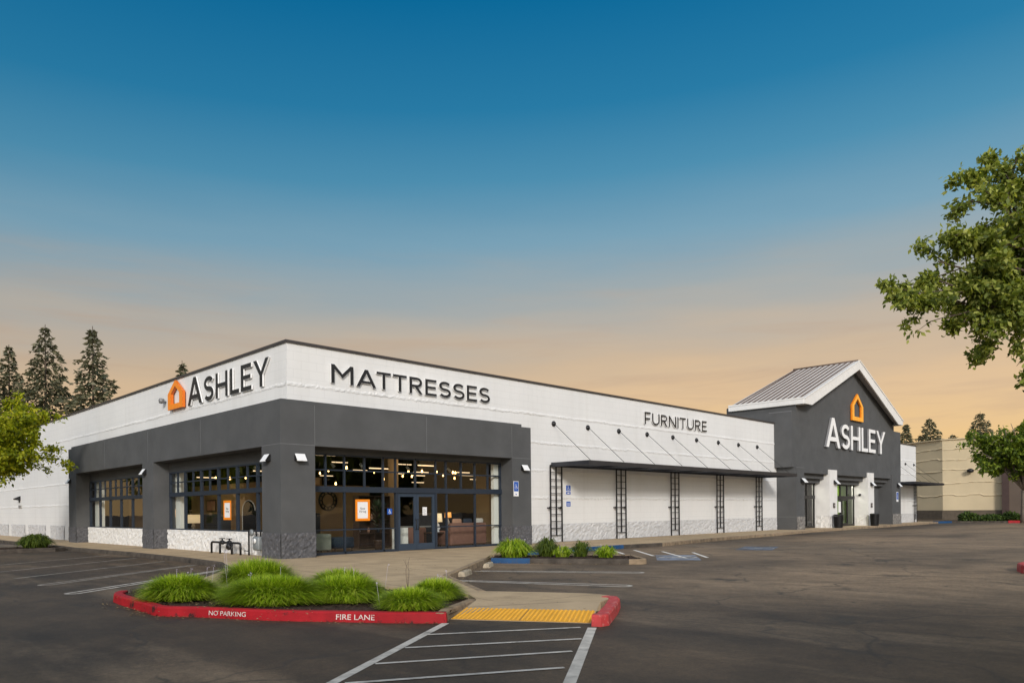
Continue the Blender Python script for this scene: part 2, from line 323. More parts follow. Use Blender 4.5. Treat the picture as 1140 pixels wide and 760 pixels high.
# thin streaky evening cloud shifts the heights of the dusk colours a little
mp=nn(nt,'ShaderNodeMapping'); mp.inputs['Scale'].default_value=(1.6,1.6,11); L.new(tc.outputs['Generated'],mp.inputs['Vector'])
cn=nn(nt,'ShaderNodeTexNoise'); cn.inputs['Scale'].default_value=2.2; cn.inputs['Detail'].default_value=5; L.new(mp.outputs[0],cn.inputs['Vector'])
sh=nn(nt,'ShaderNodeMapRange'); sh.inputs['From Min'].default_value=.3; sh.inputs['From Max'].default_value=.7; sh.inputs['To Min'].default_value=-.018; sh.inputs['To Max'].default_value=.018; L.new(cn.outputs['Fac'],sh.inputs['Value'])
# the warm glow reaches higher towards +X
ax=nn(nt,'ShaderNodeMath',operation='MULTIPLY_ADD'); L.new(sx.outputs[0],ax.inputs[0]); ax.inputs[1].default_value=-.042; ax.inputs[2].default_value=.050
fd=nn(nt,'ShaderNodeMapRange'); fd.inputs['From Min'].default_value=.42; fd.inputs['From Max'].default_value=.18; L.new(sx.outputs[2],fd.inputs['Value'])
sf=nn(nt,'ShaderNodeMath',operation='MULTIPLY'); L.new(sh.outputs[0],sf.inputs[0]); L.new(fd.outputs[0],sf.inputs[1])
z1=nn(nt,'ShaderNodeMath',operation='ADD'); L.new(sx.outputs[2],z1.inputs[0]); L.new(sf.outputs[0],z1.inputs[1])
z2=nn(nt,'ShaderNodeMath',operation='ADD'); L.new(z1.outputs[0],z2.inputs[0]); L.new(ax.outputs[0],z2.inputs[1])
rp=nn(nt,'ShaderNodeValToRGB'); e=rp.color_ramp.elements
stops=[(0,(232,192,130)),(.10,(231,194,140)),(.165,(219,188,150)),(.21,(201,179,153)),(.25,(186,175,161)),(.30,(156,167,171)),(.36,(120,159,180)),(.43,(76,140,173)),(.50,(40,121,163)),(.60,(8,103,151)),(.68,(28,106,146))]
while len(e)<len(stops): e.new(.5)
for i,(p,c) in enumerate(stops): e[i].position=p; e[i].color=srgb(*c)+(1,)
L.new(z2.outputs[0],rp.inputs['Fac'])
# faint greyer wisps low in the glow
mp2=nn(nt,'ShaderNodeMapping'); mp2.inputs['Scale'].default_value=(2.4,2.4,26); mp2.inputs['Rotation'].default_value=(.03,.02,0); L.new(tc.outputs['Generated'],mp2.inputs['Vector'])
wn=nn(nt,'ShaderNodeTexNoise'); wn.inputs['Scale'].default_value=1.7; wn.inputs['Detail'].default_value=7; wn.inputs['Roughness'].default_value=.6; wn.inputs['Distortion'].default_value=.4; L.new(mp2.outputs[0],wn.inputs['Vector'])
wr=nn(nt,'ShaderNodeMapRange'); wr.inputs['From Min'].default_value=.50; wr.inputs['From Max'].default_value=.72; wr.inputs['To Max'].default_value=.42; L.new(wn.outputs['Fac'],wr.inputs['Value'])
wf=nn(nt,'ShaderNodeMapRange'); wf.inputs['From Min'].default_value=.34; wf.inputs['From Max'].default_value=.20; L.new(sx.outputs[2],wf.inputs['Value'])
wm=nn(nt,'ShaderNodeMath',operation='MULTIPLY'); L.new(wr.outputs[0],wm.inputs[0]); L.new(wf.outputs[0],wm.inputs[1])
wx=nn(nt,'ShaderNodeMix',data_type='RGBA'); L.new(wm.outputs[0],wx.inputs['Factor']); L.new(rp.outputs['Color'],wx.inputs[6]); wx.inputs[7].default_value=srgb(186,160,138)+(1,)
dusk=nn(nt,'ShaderNodeVectorMath',operation='SCALE'); L.new(wx.outputs[2],dusk.inputs[0])
bx=nn(nt,'ShaderNodeMapRange'); bx.inputs['From Min'].default_value=.1; bx.inputs['From Max'].default_value=1.; bx.inputs['To Min'].default_value=9.6; bx.inputs['To Max'].default_value=10.7; L.new(sx.outputs[0],bx.inputs['Value']); L.new(bx.outputs[0],dusk.inputs[3])
# behind the viewer unseen white cloud is added over the daylight sky for soft light
dt=nn(nt,'ShaderNodeVectorMath',operation='DOT_PRODUCT'); L.new(tc.outputs['Generated'],dt.inputs[0]); dt.inputs[1].default_value=(-FW.x*.85,-FW.y*.85,.53)
bk=nn(nt,'ShaderNodeMapRange',interpolation_type='SMOOTHSTEP'); bk.inputs['From Min'].default_value=.05; bk.inputs['From Max'].default_value=.75; L.new(dt.outputs['Value'],bk.inputs['Value'])
cl=nn(nt,'ShaderNodeMix',data_type='RGBA',blend_type='ADD'); cl.inputs['Factor'].default_value=1; L.new(sky.outputs[0],cl.inputs[6]); cl.inputs[7].default_value=(4.9,4.95,5.0,1)
ov=nn(nt,'ShaderNodeMapRange',interpolation_type='SMOOTHSTEP'); ov.inputs['From Min'].default_value=.62; ov.inputs['From Max'].default_value=.85; L.new(z1.outputs[0],ov.inputs['Value'])
om=nn(nt,'ShaderNodeMix',data_type='RGBA'); L.new(ov.outputs['Result'],om.inputs['Factor']); L.new(dusk.outputs[0],om.inputs[6]); om.inputs[7].default_value=(7.6,7.2,6.6,1)  # unseen pale cloud overhead, added to brighten the ground
mx=nn(nt,'ShaderNodeMix',data_type='RGBA'); L.new(bk.outputs['Result'],mx.inputs['Factor']); L.new(om.outputs[2],mx.inputs[6]); L.new(cl.outputs[2],mx.inputs[7])
L.new(mx.outputs[2],bg.inputs['Color']); bg.inputs['Strength'].default_value=.1
sl=bpy.data.lights.new('sun','SUN'); sl.energy=2.3; sl.angle=rad(10); sl.color=(1,.955,.90); so=bpy.data.objects.new('sun',sl); COL.objects.link(so)
dirv=Vector((SUN.x*math.cos(EL),SUN.y*math.cos(EL),math.sin(EL))); so.rotation_euler=dirv.to_track_quat('Z','Y').to_euler()
so.location=dirv*50
vs=SC.view_settings; vs.view_transform='Standard'; vs.look='None'; vs.exposure=0; vs.gamma=1; vs.use_curve_mapping=False
SC.cycles.max_bounces=8; SC.cycles.transparent_max_bounces=16; SC.cycles.use_denoising=True

# ------------------------------------------------------------------ ground
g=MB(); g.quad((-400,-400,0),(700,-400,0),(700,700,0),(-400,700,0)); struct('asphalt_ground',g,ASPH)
WALK=[(8.5,9.35),(8.35,9.2),(9.55,7.5),(10.16,7.72),(10.38,7.95),(10.42,8.25),(10.36,8.5),(9.98,9.27),(9.46,10.14),(11.05,13.0),(11.3,13.4),(13.15,14.85),(15.25,16.5),(17.3,18.3),(19.4,18.95),(25.5,18.75),(27.9,18.45),(30.1,18.8),(34.4,19.35),(41.5,19.85),(48.6,20.65),(56.9,20.9),(62.7,20.95),(75,21.3),(83,21.6),(83,24),(13,24),(13,78),(9.9,78),(9.9,41),(9.8,38.2),(10.05,31),(10.0,26),(9.75,22.5),(8.9,20),(7.2,17.6),(5.4,16.0),(7.3,14.6),(8.6,12.6),(9.0,11.0),(8.9,10.0)]
g=MB(); g.prism(WALK,-.05,S); struct('sidewalk',g,CONC)
def offs(pl,wd,closed=False):
    """polyline moved sideways (to its left) by wd"""
    out=[]; n=len(pl)
    for i in range(n):
        a=Vector(pl[i-1] if (i or closed) else pl[i]); b=Vector(pl[i]); c=Vector(pl[(i+1)%n] if (i<n-1 or closed) else pl[i])
        d1=(b-a); d2=(c-b); d1=d1.normalized() if d1.length>1e-6 else d2.normalized(); d2=d2.normalized() if d2.length>1e-6 else d1
        n1=Vector((-d1.y,d1.x)); n2=Vector((-d2.y,d2.x)); m=(n1+n2).normalized(); k=wd/max(.5,m.dot(n1)); out.append((b.x+m.x*k,b.y+m.y*k))
    return out
def strip(mb,pl,wd,z0,z1,mi=0,bev=.018,closed=False):
    """kerb with softened top edges along a polyline, body to its left"""
    n=len(pl); ring=[]
    for o_,z in ((-.012,z0),(0,z1-bev*1.4),(bev,z1),(wd-bev,z1),(wd,z1-bev),(wd,z0)):
        ring.append([(p[0],p[1],z) for p in offs(pl,o_,closed)])
    vs=[p for r_ in ring for p in r_]; k=len(ring); fs=[]
    for i in range(n if closed else n-1):
        j=(i+1)%n
        for r_ in range(k-1): fs.append((r_*n+i,r_*n+j,(r_+1)*n+j,(r_+1)*n+i))
    if not closed: fs.append(tuple(r_*n for r_ in range(k))); fs.append(tuple(r_*n+n-1 for r_ in range(k-1,-1,-1)))
    return mb.add(vs,fs,mi)
def smooth_pl(pl,seg=4):
    out=[]
    for i in range(len(pl)-1):
        p0=Vector(pl[max(i-1,0)]);p1=Vector(pl[i]);p2=Vector(pl[i+1]);p3=Vector(pl[min(i+2,len(pl)-1)])
        for k in range(seg):
            t=k/seg; out.append(tuple(.5*((2*p1)+(p2-p0)*t+(2*p0-5*p1+4*p2-p3)*t*t+(3*p1-p0-3*p2+p3)*t**3)))
    return out+[tuple(pl[-1])]
# red kerb of the planted island, its run goes from the far left tip to the ramp
RED=smooth_pl([(4.85,15.75),(4.58,15.2),(4.47,13.75),(4.44,13.0),(4.44,12.5),(4.80,11.92),(5.40,10.68),(6.22,9.46),(6.62,8.87),(7.03,8.42)],3)
k=MB(); strip(k,RED,.16,-.02,S+.006); rk=struct('red_kerb',k,REDK)
# hand painted words on the kerb face
PAINT_LET=mat('stencil_white',(.66,.62,.58),.7,0,.12,9,dirt=(.36,.06,.06),dscale=34,damt=.8,dr=(.52,.62))
def kerb_words(txt,pa,pb,h,z):
    """painted words following the outer face of the red kerb between two points of its run"""
    L_=[0]
    for i in range(1,len(RED)): L_.append(L_[-1]+(Vector(RED[i])-Vector(RED[i-1])).length)
    def sof(p): 
        best=None
        for i in range(len(RED)-1):
            a_=Vector(RED[i]);b_=Vector(RED[i+1]);u=max(0,min(1,(Vector(p)-a_).dot(b_-a_)/(b_-a_).length_squared)); q=a_.lerp(b_,u); e=(q-Vector(p)).length
            if best is None or e<best[0]: best=(e,L_[i]+u*(b_-a_).length)
        return best[1]
    s0,s1=sof(pa),sof(pb)
    def T(x,y,zz):
        q=s0+x; i=max(k for k in range(len(L_)) if L_[k]<=q+1e-9); i=min(i,len(RED)-2); a_=Vector(RED[i]);b_=Vector(RED[i+1]); d=(b_-a_).normalized(); p=a_+d*(q-L_[i]); n=Vector((d.y,-d.x)); o=.012*(1-min(1,(z+y)/.13))+.004+zz
        return (p.x+n.x*o,p.y+n.y*o,z+y)
    mb=MB(); put_text(mb,txt,0,0,s1-s0,h,T,.002,0); ob=mb.build('painted_lettering',[PAINT_LET,PAINT_LET],rk); ob['label']='white stencilled words %s on the red kerb face'%txt
kerb_words('NO PARKING',(4.857,11.661),(5.155,11.012),.072,.045)
kerb_words('FIRE LANE',(6.005,9.743),(6.293,9.202),.078,.04)
# mulch of the island
ISL=offs(RED,.15)+[(7.55,8.78),(8.45,9.40),(8.88,10.02),(8.98,11.0),(8.58,12.58),(7.28,14.57),(5.42,15.95)]
def bed(name,poly,z,seed,amp=.03):
    """ground cover with a coarse lumpy top"""
    xs=[p[0] for p in poly]; ys=[p[1] for p in poly]; st=.09; rg=random.Random(seed)
    def inside(x,y):
        c=False;n=len(poly)
        for i in range(n):
            x1,y1=poly[i];x2,y2=poly[i-1]
            if (y1>y)!=(y2>y) and x<(x2-x1)*(y-y1)/(y2-y1)+x1: c=not c
        return c
    mb=MB(); mb.add([(p[0],p[1],z-.02) for p in poly],[tuple(range(len(poly)))])
    nx=int((max(xs)-min(xs))/st)+1; ny=int((max(ys)-min(ys))/st)+1; idx={}
    for i in range(nx+1):
        for j in range(ny+1):
            x=min(xs)+i*st;y=min(ys)+j*st
            if inside(x,y): idx[i,j]=len(mb.v); mb.v.append((x+rg.uniform(-.03,.03),y+rg.uniform(-.03,.03),z+rg.random()*amp))
    for (i,j),a in idx.items():
        q=[a,idx.get((i+1,j)),idx.get((i+1,j+1)),idx.get((i,j+1))]
        if None not in q: mb.f.append(tuple(q)); mb.mi.append(0); mb.sm.append(False)
    for c in range(int(nx*ny*.35)):      # chips of bark lying on top
        x=rg.uniform(min(xs),max(xs));y=rg.uniform(min(ys),max(ys))
        if not inside(x,y): continue
        a=rg.random()*PI; l=rg.uniform(.02,.05); wd=rg.uniform(.008,.018); h=z+amp*.6+rg.random()*.02; t=rg.uniform(-.02,.02)
        dx,dy=math.cos(a),math.sin(a); mb.add([(x-dx*l-dy*wd,y-dy*l+dx*wd,h-t),(x-dx*l+dy*wd,y-dy*l-dx*wd,h-t),(x+dx*l+dy*wd,y+dy*l-dx*wd,h+t),(x+dx*l-dy*wd,y+dy*l+dx*wd,h+t+.006)],[(0,1,2,3)])
    return tag(mb.build(name,MULCH),kind='stuff')
bed('mulch',ISL,.105,3)
# kerb ramp with its yellow tactile strip and the flare beside it
g=MB(); g.add([(7.29,8.62,.004),(8.39,6.77,.004),(9.55,7.5,S),(8.35,9.2,S)],[(0,1,2,3)]); struct('kerb_ramp',g,RAMPC)
g=MB(); strip(g,[(7.03,8.42),(7.36,8.70),(8.48,9.33)],.15,-.02,S+.004); g.add([(7.36,8.70,.012),(7.29,8.62,.008),(8.35,9.2,S),(8.48,9.34,S+.002)],[(0,1,2,3)]); struct('concrete_kerb',g,KERBC)
g=MB(); strip(g,[(7.00,8.45),(7.035,8.405),(7.10,8.46)],.13,-.01,S+.010); struct('red_kerb',g,REDK)
a=Vector((7.33,8.64,.012)); b=Vector((8.42,6.80,.012)); c=Vector((9.02,7.19,.088)); d=Vector((7.93,8.98,.088)); g=MB(); g.add([a,b,c,d],[(0,1,2,3)]); lowz=Vector((0,0,-.03)); g.add([a,b,b+lowz,a+lowz],[(0,3,2,1)])
for i in range(30):
    for j in range(10):
        u=(i+.5)/30; v=(j+.5)/10; p=(a*(1-u)+b*u)*(1-v)+(d*(1-u)+c*u)*v; vs_=[]
        for r_,h in ((.028,.001),(.017,.015)):
            vs_+=[(p.x+r_*math.cos(q*PI/3),p.y+r_*math.sin(q*PI/3),p.z+h) for q in range(6)]
        g.add(vs_,[(q,(q+1)%6,6+(q+1)%6,6+q) for q in range(6)]+[tuple(range(6,12))],0)
for i in range(1,4):                                     # tile seams of the strip
    u=i/4; p=a*(1-u)+b*u; q=d*(1-u)+c*u; t=(b-a).normalized()*.006; g.add([p-t+Vector((0,0,.002)),p+t+Vector((0,0,.002)),q+t+Vector((0,0,.002)),q-t+Vector((0,0,.002))],[(0,1,2,3)],1)
tag(g.build('tactile_paving',[YELLOW,mat('tactile_seam',(.2,.11,.02))]),kind='structure')
g=MB(); strip(g,[(8.22,6.62),(8.28,6.50),(8.44,6.49),(9.4,7.06),(10.1,7.52),(10.3,7.72),(10.28,7.93)],.19,-.02,S+.012); struct('red_kerb',g,REDW)
# second planter with the partly blue kerb
PL2=[(16.0,17.3),(16.05,16.95),(17.32,14.62),(18.25,13.15),(18.6,12.95),(18.95,13.1),(20.2,14.5),(17.35,18.15)]
g=MB(); strip(g,[(16.05,16.95),(16.22,16.62),(16.65,15.83)],.15,-.02,S+.008); struct('blue_kerb',g,BLUEK)
g=MB(); strip(g,[(16.65,15.83),(17.32,14.62),(18.2,13.2)],.15,-.02,S+.004); struct('grimy_kerb',g,KERBDARK)
g=MB(); strip(g,smooth_pl([(18.2,13.2),(18.42,12.98),(18.66,12.93),(18.92,13.07)],3)+[(20.2,14.5),(17.35,18.15)],.15,-.02,S+.004); struct('concrete_kerb',g,KERBC)
bed('mulch',offs(PL2,.12,True),.12,5)
# blue and dark nosing of the long walkway, worn kerb along the rest
g=MB(); strip(g,[(19.4,18.93),(25.45,18.73)],.16,-.02,S+.008); struct('blue_kerb',g,BLUEK)
g=MB(); strip(g,[(25.45,18.73),(27.0,18.5),(27.9,18.43)],.16,-.02,S+.008); struct('grimy_kerb',g,KERBDARK)
g=MB(); strip(g,[(27.9,18.43),(30.1,18.78),(34.4,19.33),(41.5,19.83),(48.6,20.63),(56.9,20.88),(62.7,20.93),(75,21.28),(83,21.58)],.16,-.02,S+.006); struct('concrete_kerb',g,KERBC)
g=MB(); strip(g,[(9.46,10.14),(11.05,13.0),(11.3,13.4),(13.15,14.85),(15.25,16.5),(16.0,17.1)],.15,-.02,S+.005); struct('concrete_kerb',g,KERBC)
g=MB(); strip(g,[(9.9,78),(9.88,41),(9.78,38.2),(10.03,31),(9.98,26),(9.73,22.5),(8.88,20),(7.18,17.6),(5.1,15.95)],.15,-.02,S+.005); struct('concrete_kerb',g,KERBDARK)
# planter at the far left
g=MB(); strip(g,[(2.5,38.3),(9.1,38.2),(9.6,38.6),(9.9,41.3),(2.5,41.3)],.16,-.02,S+.02); struct('grimy_kerb',g,KERBDARK)
bed('mulch',[(2.6,38.46),(9.05,38.36),(9.45,38.7),(9.7,41.1),(2.6,41.1)],.13,9)
# island at the right with a red rounded kerb
NOSE=[(22.6+2.1*math.cos(t),2.1+2.1*math.sin(t)) for t in [rad(45+18*i) for i in range(11)]]
NOSE=[(26.5,1.0)]+NOSE[:]+[(23.0,-2.0)]
g=MB(); strip(g,NOSE,.2,-.02,S+.05); struct('red_kerb',g,REDW)
bed('mulch',offs(NOSE,.18),.15,11)

# painted lines
def line(name,a,b,wd,m,z=.004,ends=False):
    a=Vector(a);b=Vector(b);d=(b-a).normalized();n=Vector((-d.y,d.x))*wd/2; mb=MB(); N=max(1,int((b-a).length/.5))
    for i in range(N):
        p=a+(b-a)*i/N; q=a+(b-a)*(i+1)/N; mb.add([(p-n).to_3d()+Vector((0,0,z)),(q-n).to_3d()+Vector((0,0,z)),(q+n).to_3d()+Vector((0,0,z)),(p+n).to_3d()+Vector((0,0,z))],[(0,1,2,3)])
    return struct(name,mb,m)
def pline(name,pts,wd,m,z=.004):
    a=offs(pts,wd/2); b=offs(pts,-wd/2); mb=MB(); n=len(pts); mb.add([(p[0],p[1],z) for p in a]+[(p[0],p[1],z) for p in b],[(n+i,n+i+1,i+1,i) for i in range(n-1)]); return struct(name,mb,m)
line('crosshatch_border',(7.02,8.40),(2.2,5.22),.115,PAINT); line('crosshatch_border',(8.12,6.53),(2.6,2.66),.125,PAINT)
for p,q in (((6.20,7.80),(8.02,6.66)),((5.42,7.25),(7.32,6.06)),((4.63,6.73),(6.60,5.61)),((3.90,6.18),(5.86,5.09)),((3.1,5.7),(5.1,4.5))): line('crosshatch_stripe',p,q,.075,PAINT,.007)
def hair(p,tip,q,m,wd=.085):
    """two parallel stall lines joined by a round end"""
    p,q,tip=Vector(p),Vector(q),Vector(tip); pts=[tuple(p)]; d=((tip-p)).normalized(); wv=(q-p)-d*((q-p).dot(d)); r_=wv.length/2
    c1=tip-d*r_; mid=wv.normalized(); e1=c1-mid*r_; e2=c1+mid*r_
    pts+=[tuple(e1)]+[tuple(c1-mid*r_*math.cos(t)+d*r_*math.sin(t)) for t in [PI*i/8 for i in range(1,8)]]+[tuple(e2),tuple(e2-d*((e2-q).dot(d)))]
    return pline('stall_line',pts,wd,m)
hair((11.38,13.42),(13.08,9.45),(11.72,13.52),PAINT); hair((13.6,15.05),(16.05,11.2),(13.95,15.1),PAINT)
for i,y0 in enumerate((17.45,20.1,22.85,25.7,28.8)):
    d=Vector((.80,.60)); p=Vector((4.5 if i else 4.4,y0)); t=(9.7-p.x)/d.x; q=p+d*t
    if i<2: nn_=Vector((-d.y,d.x))*.28; hair(tuple(q),tuple(p),tuple(q+nn_),PAINT if i==0 else PAINTW)
    else: line('stall_line',tuple(p),tuple(q),.1,PAINTW)
for a_,b_ in (((24.3,18.5),(22.3,16.4)),((24.75,17.7),(22.0,14.9)),((24.5,16.2),(21.6,13.3)),((24.6,14.9),(22.3,12.95))): line('access_aisle_stripe',a_,b_,.12,PAINTN,.006)
for a_,b_ in (((29.3,18.3),(27.2,13.4)),((31.9,18.7),(30.4,13.1)),((34.5,19.0),(33.9,13.2)),((37.0,19.2),(37.0,13.3)),((39.8,19.4),(39.9,13.3)),((43,19.6),(43.6,13.7)),((46.5,20.1),(47.6,13.9)),((50.5,20.4),(52,14))): line('stall_line',a_,b_,.1,PAINTW)
for a_,b_ in (((58,20.6),(62,14.2)),((64,20.6),(69,14.5))): line('stall_line',a_,b_,.12,PAINTW)
def isa(mb,T,h=1.,mi=0,zz=0.):
    """wheelchair symbol, unit square 0..h"""
    def bar(p,q,wd):
        p=Vector(p);q=Vector(q);d=(q-p).normalized();n=Vector((-d.y,d.x))*wd/2
        mb.add([T(*(v*h),zz) for v in (p-n,q-n,q+n,p+n)],[(0,1,2,3)],mi)
    def disc(c,r_,n=12): mb.add([T((c[0]+r_*math.cos(2*PI*i/n))*h,(c[1]+r_*math.sin(2*PI*i/n))*h,zz) for i in range(n)],[tuple(range(n))],mi)
    disc((.42,.86),.085); bar((.43,.76),(.47,.42),.10); bar((.45,.58),(.66,.58),.07); bar((.46,.42),(.68,.42),.09); bar((.66,.45),(.78,.14),.09); bar((.76,.17),(.88,.22),.08)
    pts=[(.45+.25*math.cos(t),.30+.25*math.sin(t)) for t in [rad(120+24*i) for i in range(10)]]
    for i in range(9): bar(pts[i],pts[i+1],.065)
for k_,(o_,an) in enumerate((((21.0,12.4),rad(35)),((27.6,13.2),rad(20)))):
    mb=MB(); T=flat(o_,an,.004); mb.add([T(0,0,0),T(2.8,0,0),T(2.8,1.4,0),T(0,1.4,0)],[(0,1,2,3)],0); T2=flat((o_[0]+.8*math.cos(an),o_[1]+.8*math.sin(an)),an,.008); isa(mb,T2,1.4,1)
    tag(mb.build('pavement_symbol',[PAINTB,PAINT]),kind='structure')
# wheel stops
ws=thing('wheel_stop','short concrete wheel stop lying nearer the red kerb island','wheel stop',(0,0,0),'concrete wheel stops beside the walkway')
mb=MB(); mb.prism([(-.10,0),(.10,0),(.075,.10),(.05,.125),(-.05,.125),(-.075,.10)],-.42,.42,0,lambda x,y,z:(z,x,y)); mb.build('stop_body',mat('stop_concrete',(.40,.34,.25),.9,0,.25,6,.5,50,.3,dirt=(.1,.085,.06),dscale=5,damt=.8),ws)
for x in (-.25,.25):
    mb=MB(); mb.lathe([(.012,.11),(.018,.128),(.012,.134)],(x,0,0),8); mb.build('anchor_pin',BLACK,ws)
ws.location=(12.62,14.3,0); ws.rotation_euler=(0,0,rad(36))
dup(ws,(14.95,15.9,0),'short concrete wheel stop lying nearer the blue painted kerb',rad(38))

# ------------------------------------------------------------------ the store
XP,YP,XW,YW=11.70,22.22,12.5,23.25
ST=thing('store_building','white block furniture store with dark grey corner portal and gabled entrance','store',(XW,YW,S))
WT=7.46
mb=MB()
rg=random.Random(4)
def course(o,d,n,length,z,h,amp,seed):
    """one irregular split-face course: block-long stretches standing out by different amounts"""
    r_=random.Random(seed); o=Vector(o);d=Vector(d);nv=Vector(n); step=.075; N=int(length/step); up=Vector((0,0,1)); prev=None; vs_=[]; 
    out=0; left=0; ht=h
    for i in range(N+1):
        if left<=0: left=r_.choice((4,5,8,11)); out=r_.choice((.003,.006,.010,.015)); sh_=r_.uniform(-.035,.035)
        left-=1; p=o+d*(i*step)
        b=z+sh_*.6+r_.uniform(-.022,.022); t=z+h+sh_*.4+r_.uniform(-.022,.022)
        vs_+= [p+up*b, p+up*(b+(t-b)*.35)+nv*(out+r_.random()*amp), p+up*(b+(t-b)*.7)+nv*(out*.8+r_.random()*amp), p+up*t]
    mb.add(vs_,[(i*4+k,(i+1)*4+k,(i+1)*4+k+1,i*4+k+1) for i in range(N) for k in range(3)],0)
ZC=(2.15,3.42,4.70,6.0)
def wall(boxes,courses):
    global mb
    mb=MB()
    for a_,b_ in boxes: mb.box(a_,b_,0)
    for c_ in courses: course(*c_)
    mb.build('wall',WHITE,ST)
wall([((XW,YW,5.1),(23.4,YW+.3,WT)),((23.4,YW,S),(49.4,YW+.3,WT))],[((23.55,YW,0),(1,0,0),(0,-1,0),25.7,z,.15,.022,i) for i,z in enumerate(ZC)]+[((XW,YW,0),(1,0,0),(0,-1,0),11.2,5.98,.15,.022,60)])
wall([((XW,YW+.302,5.1),(XW+.3,46.2,WT)),((XW,46.2,S),(XW+.3,78,WT))],[((XW,77,0),(0,-1,0),(-1,0,0),30.7,z,.15,.016,i+20) for i,z in enumerate(ZC)]+[((XW,46.2,0),(0,-1,0),(-1,0,0),22.9,5.98,.15,.016,61)])
wall([((70.6,YW,S),(79.75,YW+.3,WT+.1)),((79.45,YW+.302,S),(79.75,60,WT+.1))],[((71.1,YW,0),(1,0,0),(0,-1,0),8.6,z,.15,.03,i+40) for i,z in enumerate(ZC)])
def base1(*a_):
    m_=MB(); m_.rough(*a_); m_.build('stone_base',GREYROUGH,ST)
base1((23.55,YW-.012,S),(25.75,0,0),(0,0,.85),(0,-1,0),220,9,.05,0,0,1); base1((71.1,YW-.012,S),(8.6,0,0),(0,0,.85),(0,-1,0),50,6,.05,0,0,2)
for y0,y1 in ((46.4,49.3),(50.3,53.4),(54.6,59),(60,64),(65,69),(70,77)): base1((XW-.012,y1,S),(0,y0-y1,0),(0,0,.85),(-1,0,0),int((y1-y0)*6),7,.045,0,0,int(y0))
# parapet cap
for a_,b_ in (((XW-.06,YW-.06,WT),(49.5,YW+.4,WT+.09)),((XW-.06,YW+.402,WT),(XW+.4,78,WT+.09)),((70.6,YW-.06,WT+.1),(79.85,YW+.4,WT+.19))):
    mb=MB(); mb.box(a_,b_); mb.build('parapet_cap',CAP,ST)
mb=MB(); mb.box((XW+.3,YW+.3,WT-.6),(79.4,78,WT-.55)); mb.build('roof',mat('roof_membrane',(.4,.4,.4)),ST)
# grey portal round the corner
GX,GY=12.40,22.95            # planes of the glass
mb=MB()
HD=3.88; PT=5.25
mb.box((XP,YP,S),(12.95,23.52,HD)); mb.box((22.33,YP,S),(23.5,YW-.003,HD)); mb.box((XP,33.47,S),(12.6,34.80,HD)); mb.box((XP,44.87,S),(XW-.003,46.25,HD))
mb.box((XP,YP,HD),(23.5,23.247,PT)); mb.box((XP,23.25,HD),(XW-.003,46.25,PT))
mb.box((GX-.03,23.52,3.46),(12.62,33.47,HD-.002)); mb.box((GX-.03,34.80,3.46),(12.62,44.87,HD-.002)); mb.box((12.95,GY-.05,3.70),(22.33,23.2,HD-.002))
g3=.003
for x in (14.9+i*0 for i in range(1)): pass
for x in (17.72,):mb.box((x-.008,YP-g3,HD),(x+.008,YP,PT),1)
for x in (12.95,22.33): mb.box((x-.006,YP-g3,HD),(x+.006,YP,PT-.002),1)
for x0,x1 in ((XP,12.95),(22.33,23.5)): mb.box((x0,YP-g3,HD+.01),(x1,YP,HD+.028),1)
mb.box((XP-g3,YP,HD+.01),(XP,23.52,HD+.028),1)
for y in (34.1,28.5,40): mb.box((XP-g3,y-.008,HD+.05),(XP,y+.008,PT),1)
portal=mb.build('portal',[DARKSTUCCO,DARKJOINT],ST)
mb=MB(); mb.box((XP+.10,YP+.12,PT),(23.05,23.247,PT+.13)); mb.box((XP+.10,23.25,PT),(XW-.003,46.1,PT+.13)); mb.build('coping',DARKSTUCCO,portal)
mb=MB()
def stonewrap(x0,y0,x1,y1,faces,ztop=.985,amp=.035,cell=.085,seed=0,mi=0):
    e=.008
    for k_,fc in enumerate(faces):
        nv=max(3,int((ztop-S)/cell))
        if fc=='-y': mb.rough((x0,y0-e,S),(x1-x0,0,0),(0,0,ztop-S),(0,-1,0),max(3,int((x1-x0)/cell)),nv,amp,mi,0,seed+k_)
        if fc=='-x': mb.rough((x0-e,y1,S),(0,y0-y1,0),(0,0,ztop-S),(-1,0,0),max(3,int((y1-y0)/cell)),nv,amp,mi,0,seed+k_)
        if fc=='+x': mb.rough((x1+e,y0,S),(0,y1-y0,0),(0,0,ztop-S),(1,0,0),max(3,int((y1-y0)/cell)),nv,amp,mi,0,seed+k_)
def base2(parent,m_,*a_,**k):
    global mb
    mb=MB(); stonewrap(*a_,**k)
    return mb
base2(0,0,XP,YP,12.95,23.52,('-y','-x','+x'),seed=1).build('stone_base',DARKSTONE,portal); base2(0,0,22.33,YP,23.5,23.24,('-y','-x'),seed=5).build('stone_base',DARKSTONE,portal)
base2(0,0,XP,33.47,12.6,34.8,('-x',),seed=9); mb.rough((XP,33.462,S),(.7,0,0),(0,0,.835),(0,-1,0),8,9,.03,0,0,33); mb.build('stone_base',DARKSTONE,portal)
base2(0,0,XP,44.87,12.49,46.25,('-x',),seed=12); mb.rough((XP,44.862,S),(.7,0,0),(0,0,.835),(0,-1,0),6,9,.03,0,0,34); mb.build('stone_base',DARKSTONE,portal)
for i,(y0,y1) in enumerate(((23.53,33.46),(34.81,44.86))):      # white sills under the side windows
    mb=MB(); mb.box((12.30,y0,S),(12.62,y1,.97)); mb.rough((12.292,y1,S),(0,y0-y1,0),(0,0,.82),(-1,0,0),110,9,.05,0,0,70+i); mb.build('window_sill',WHITEROUGH,ST)
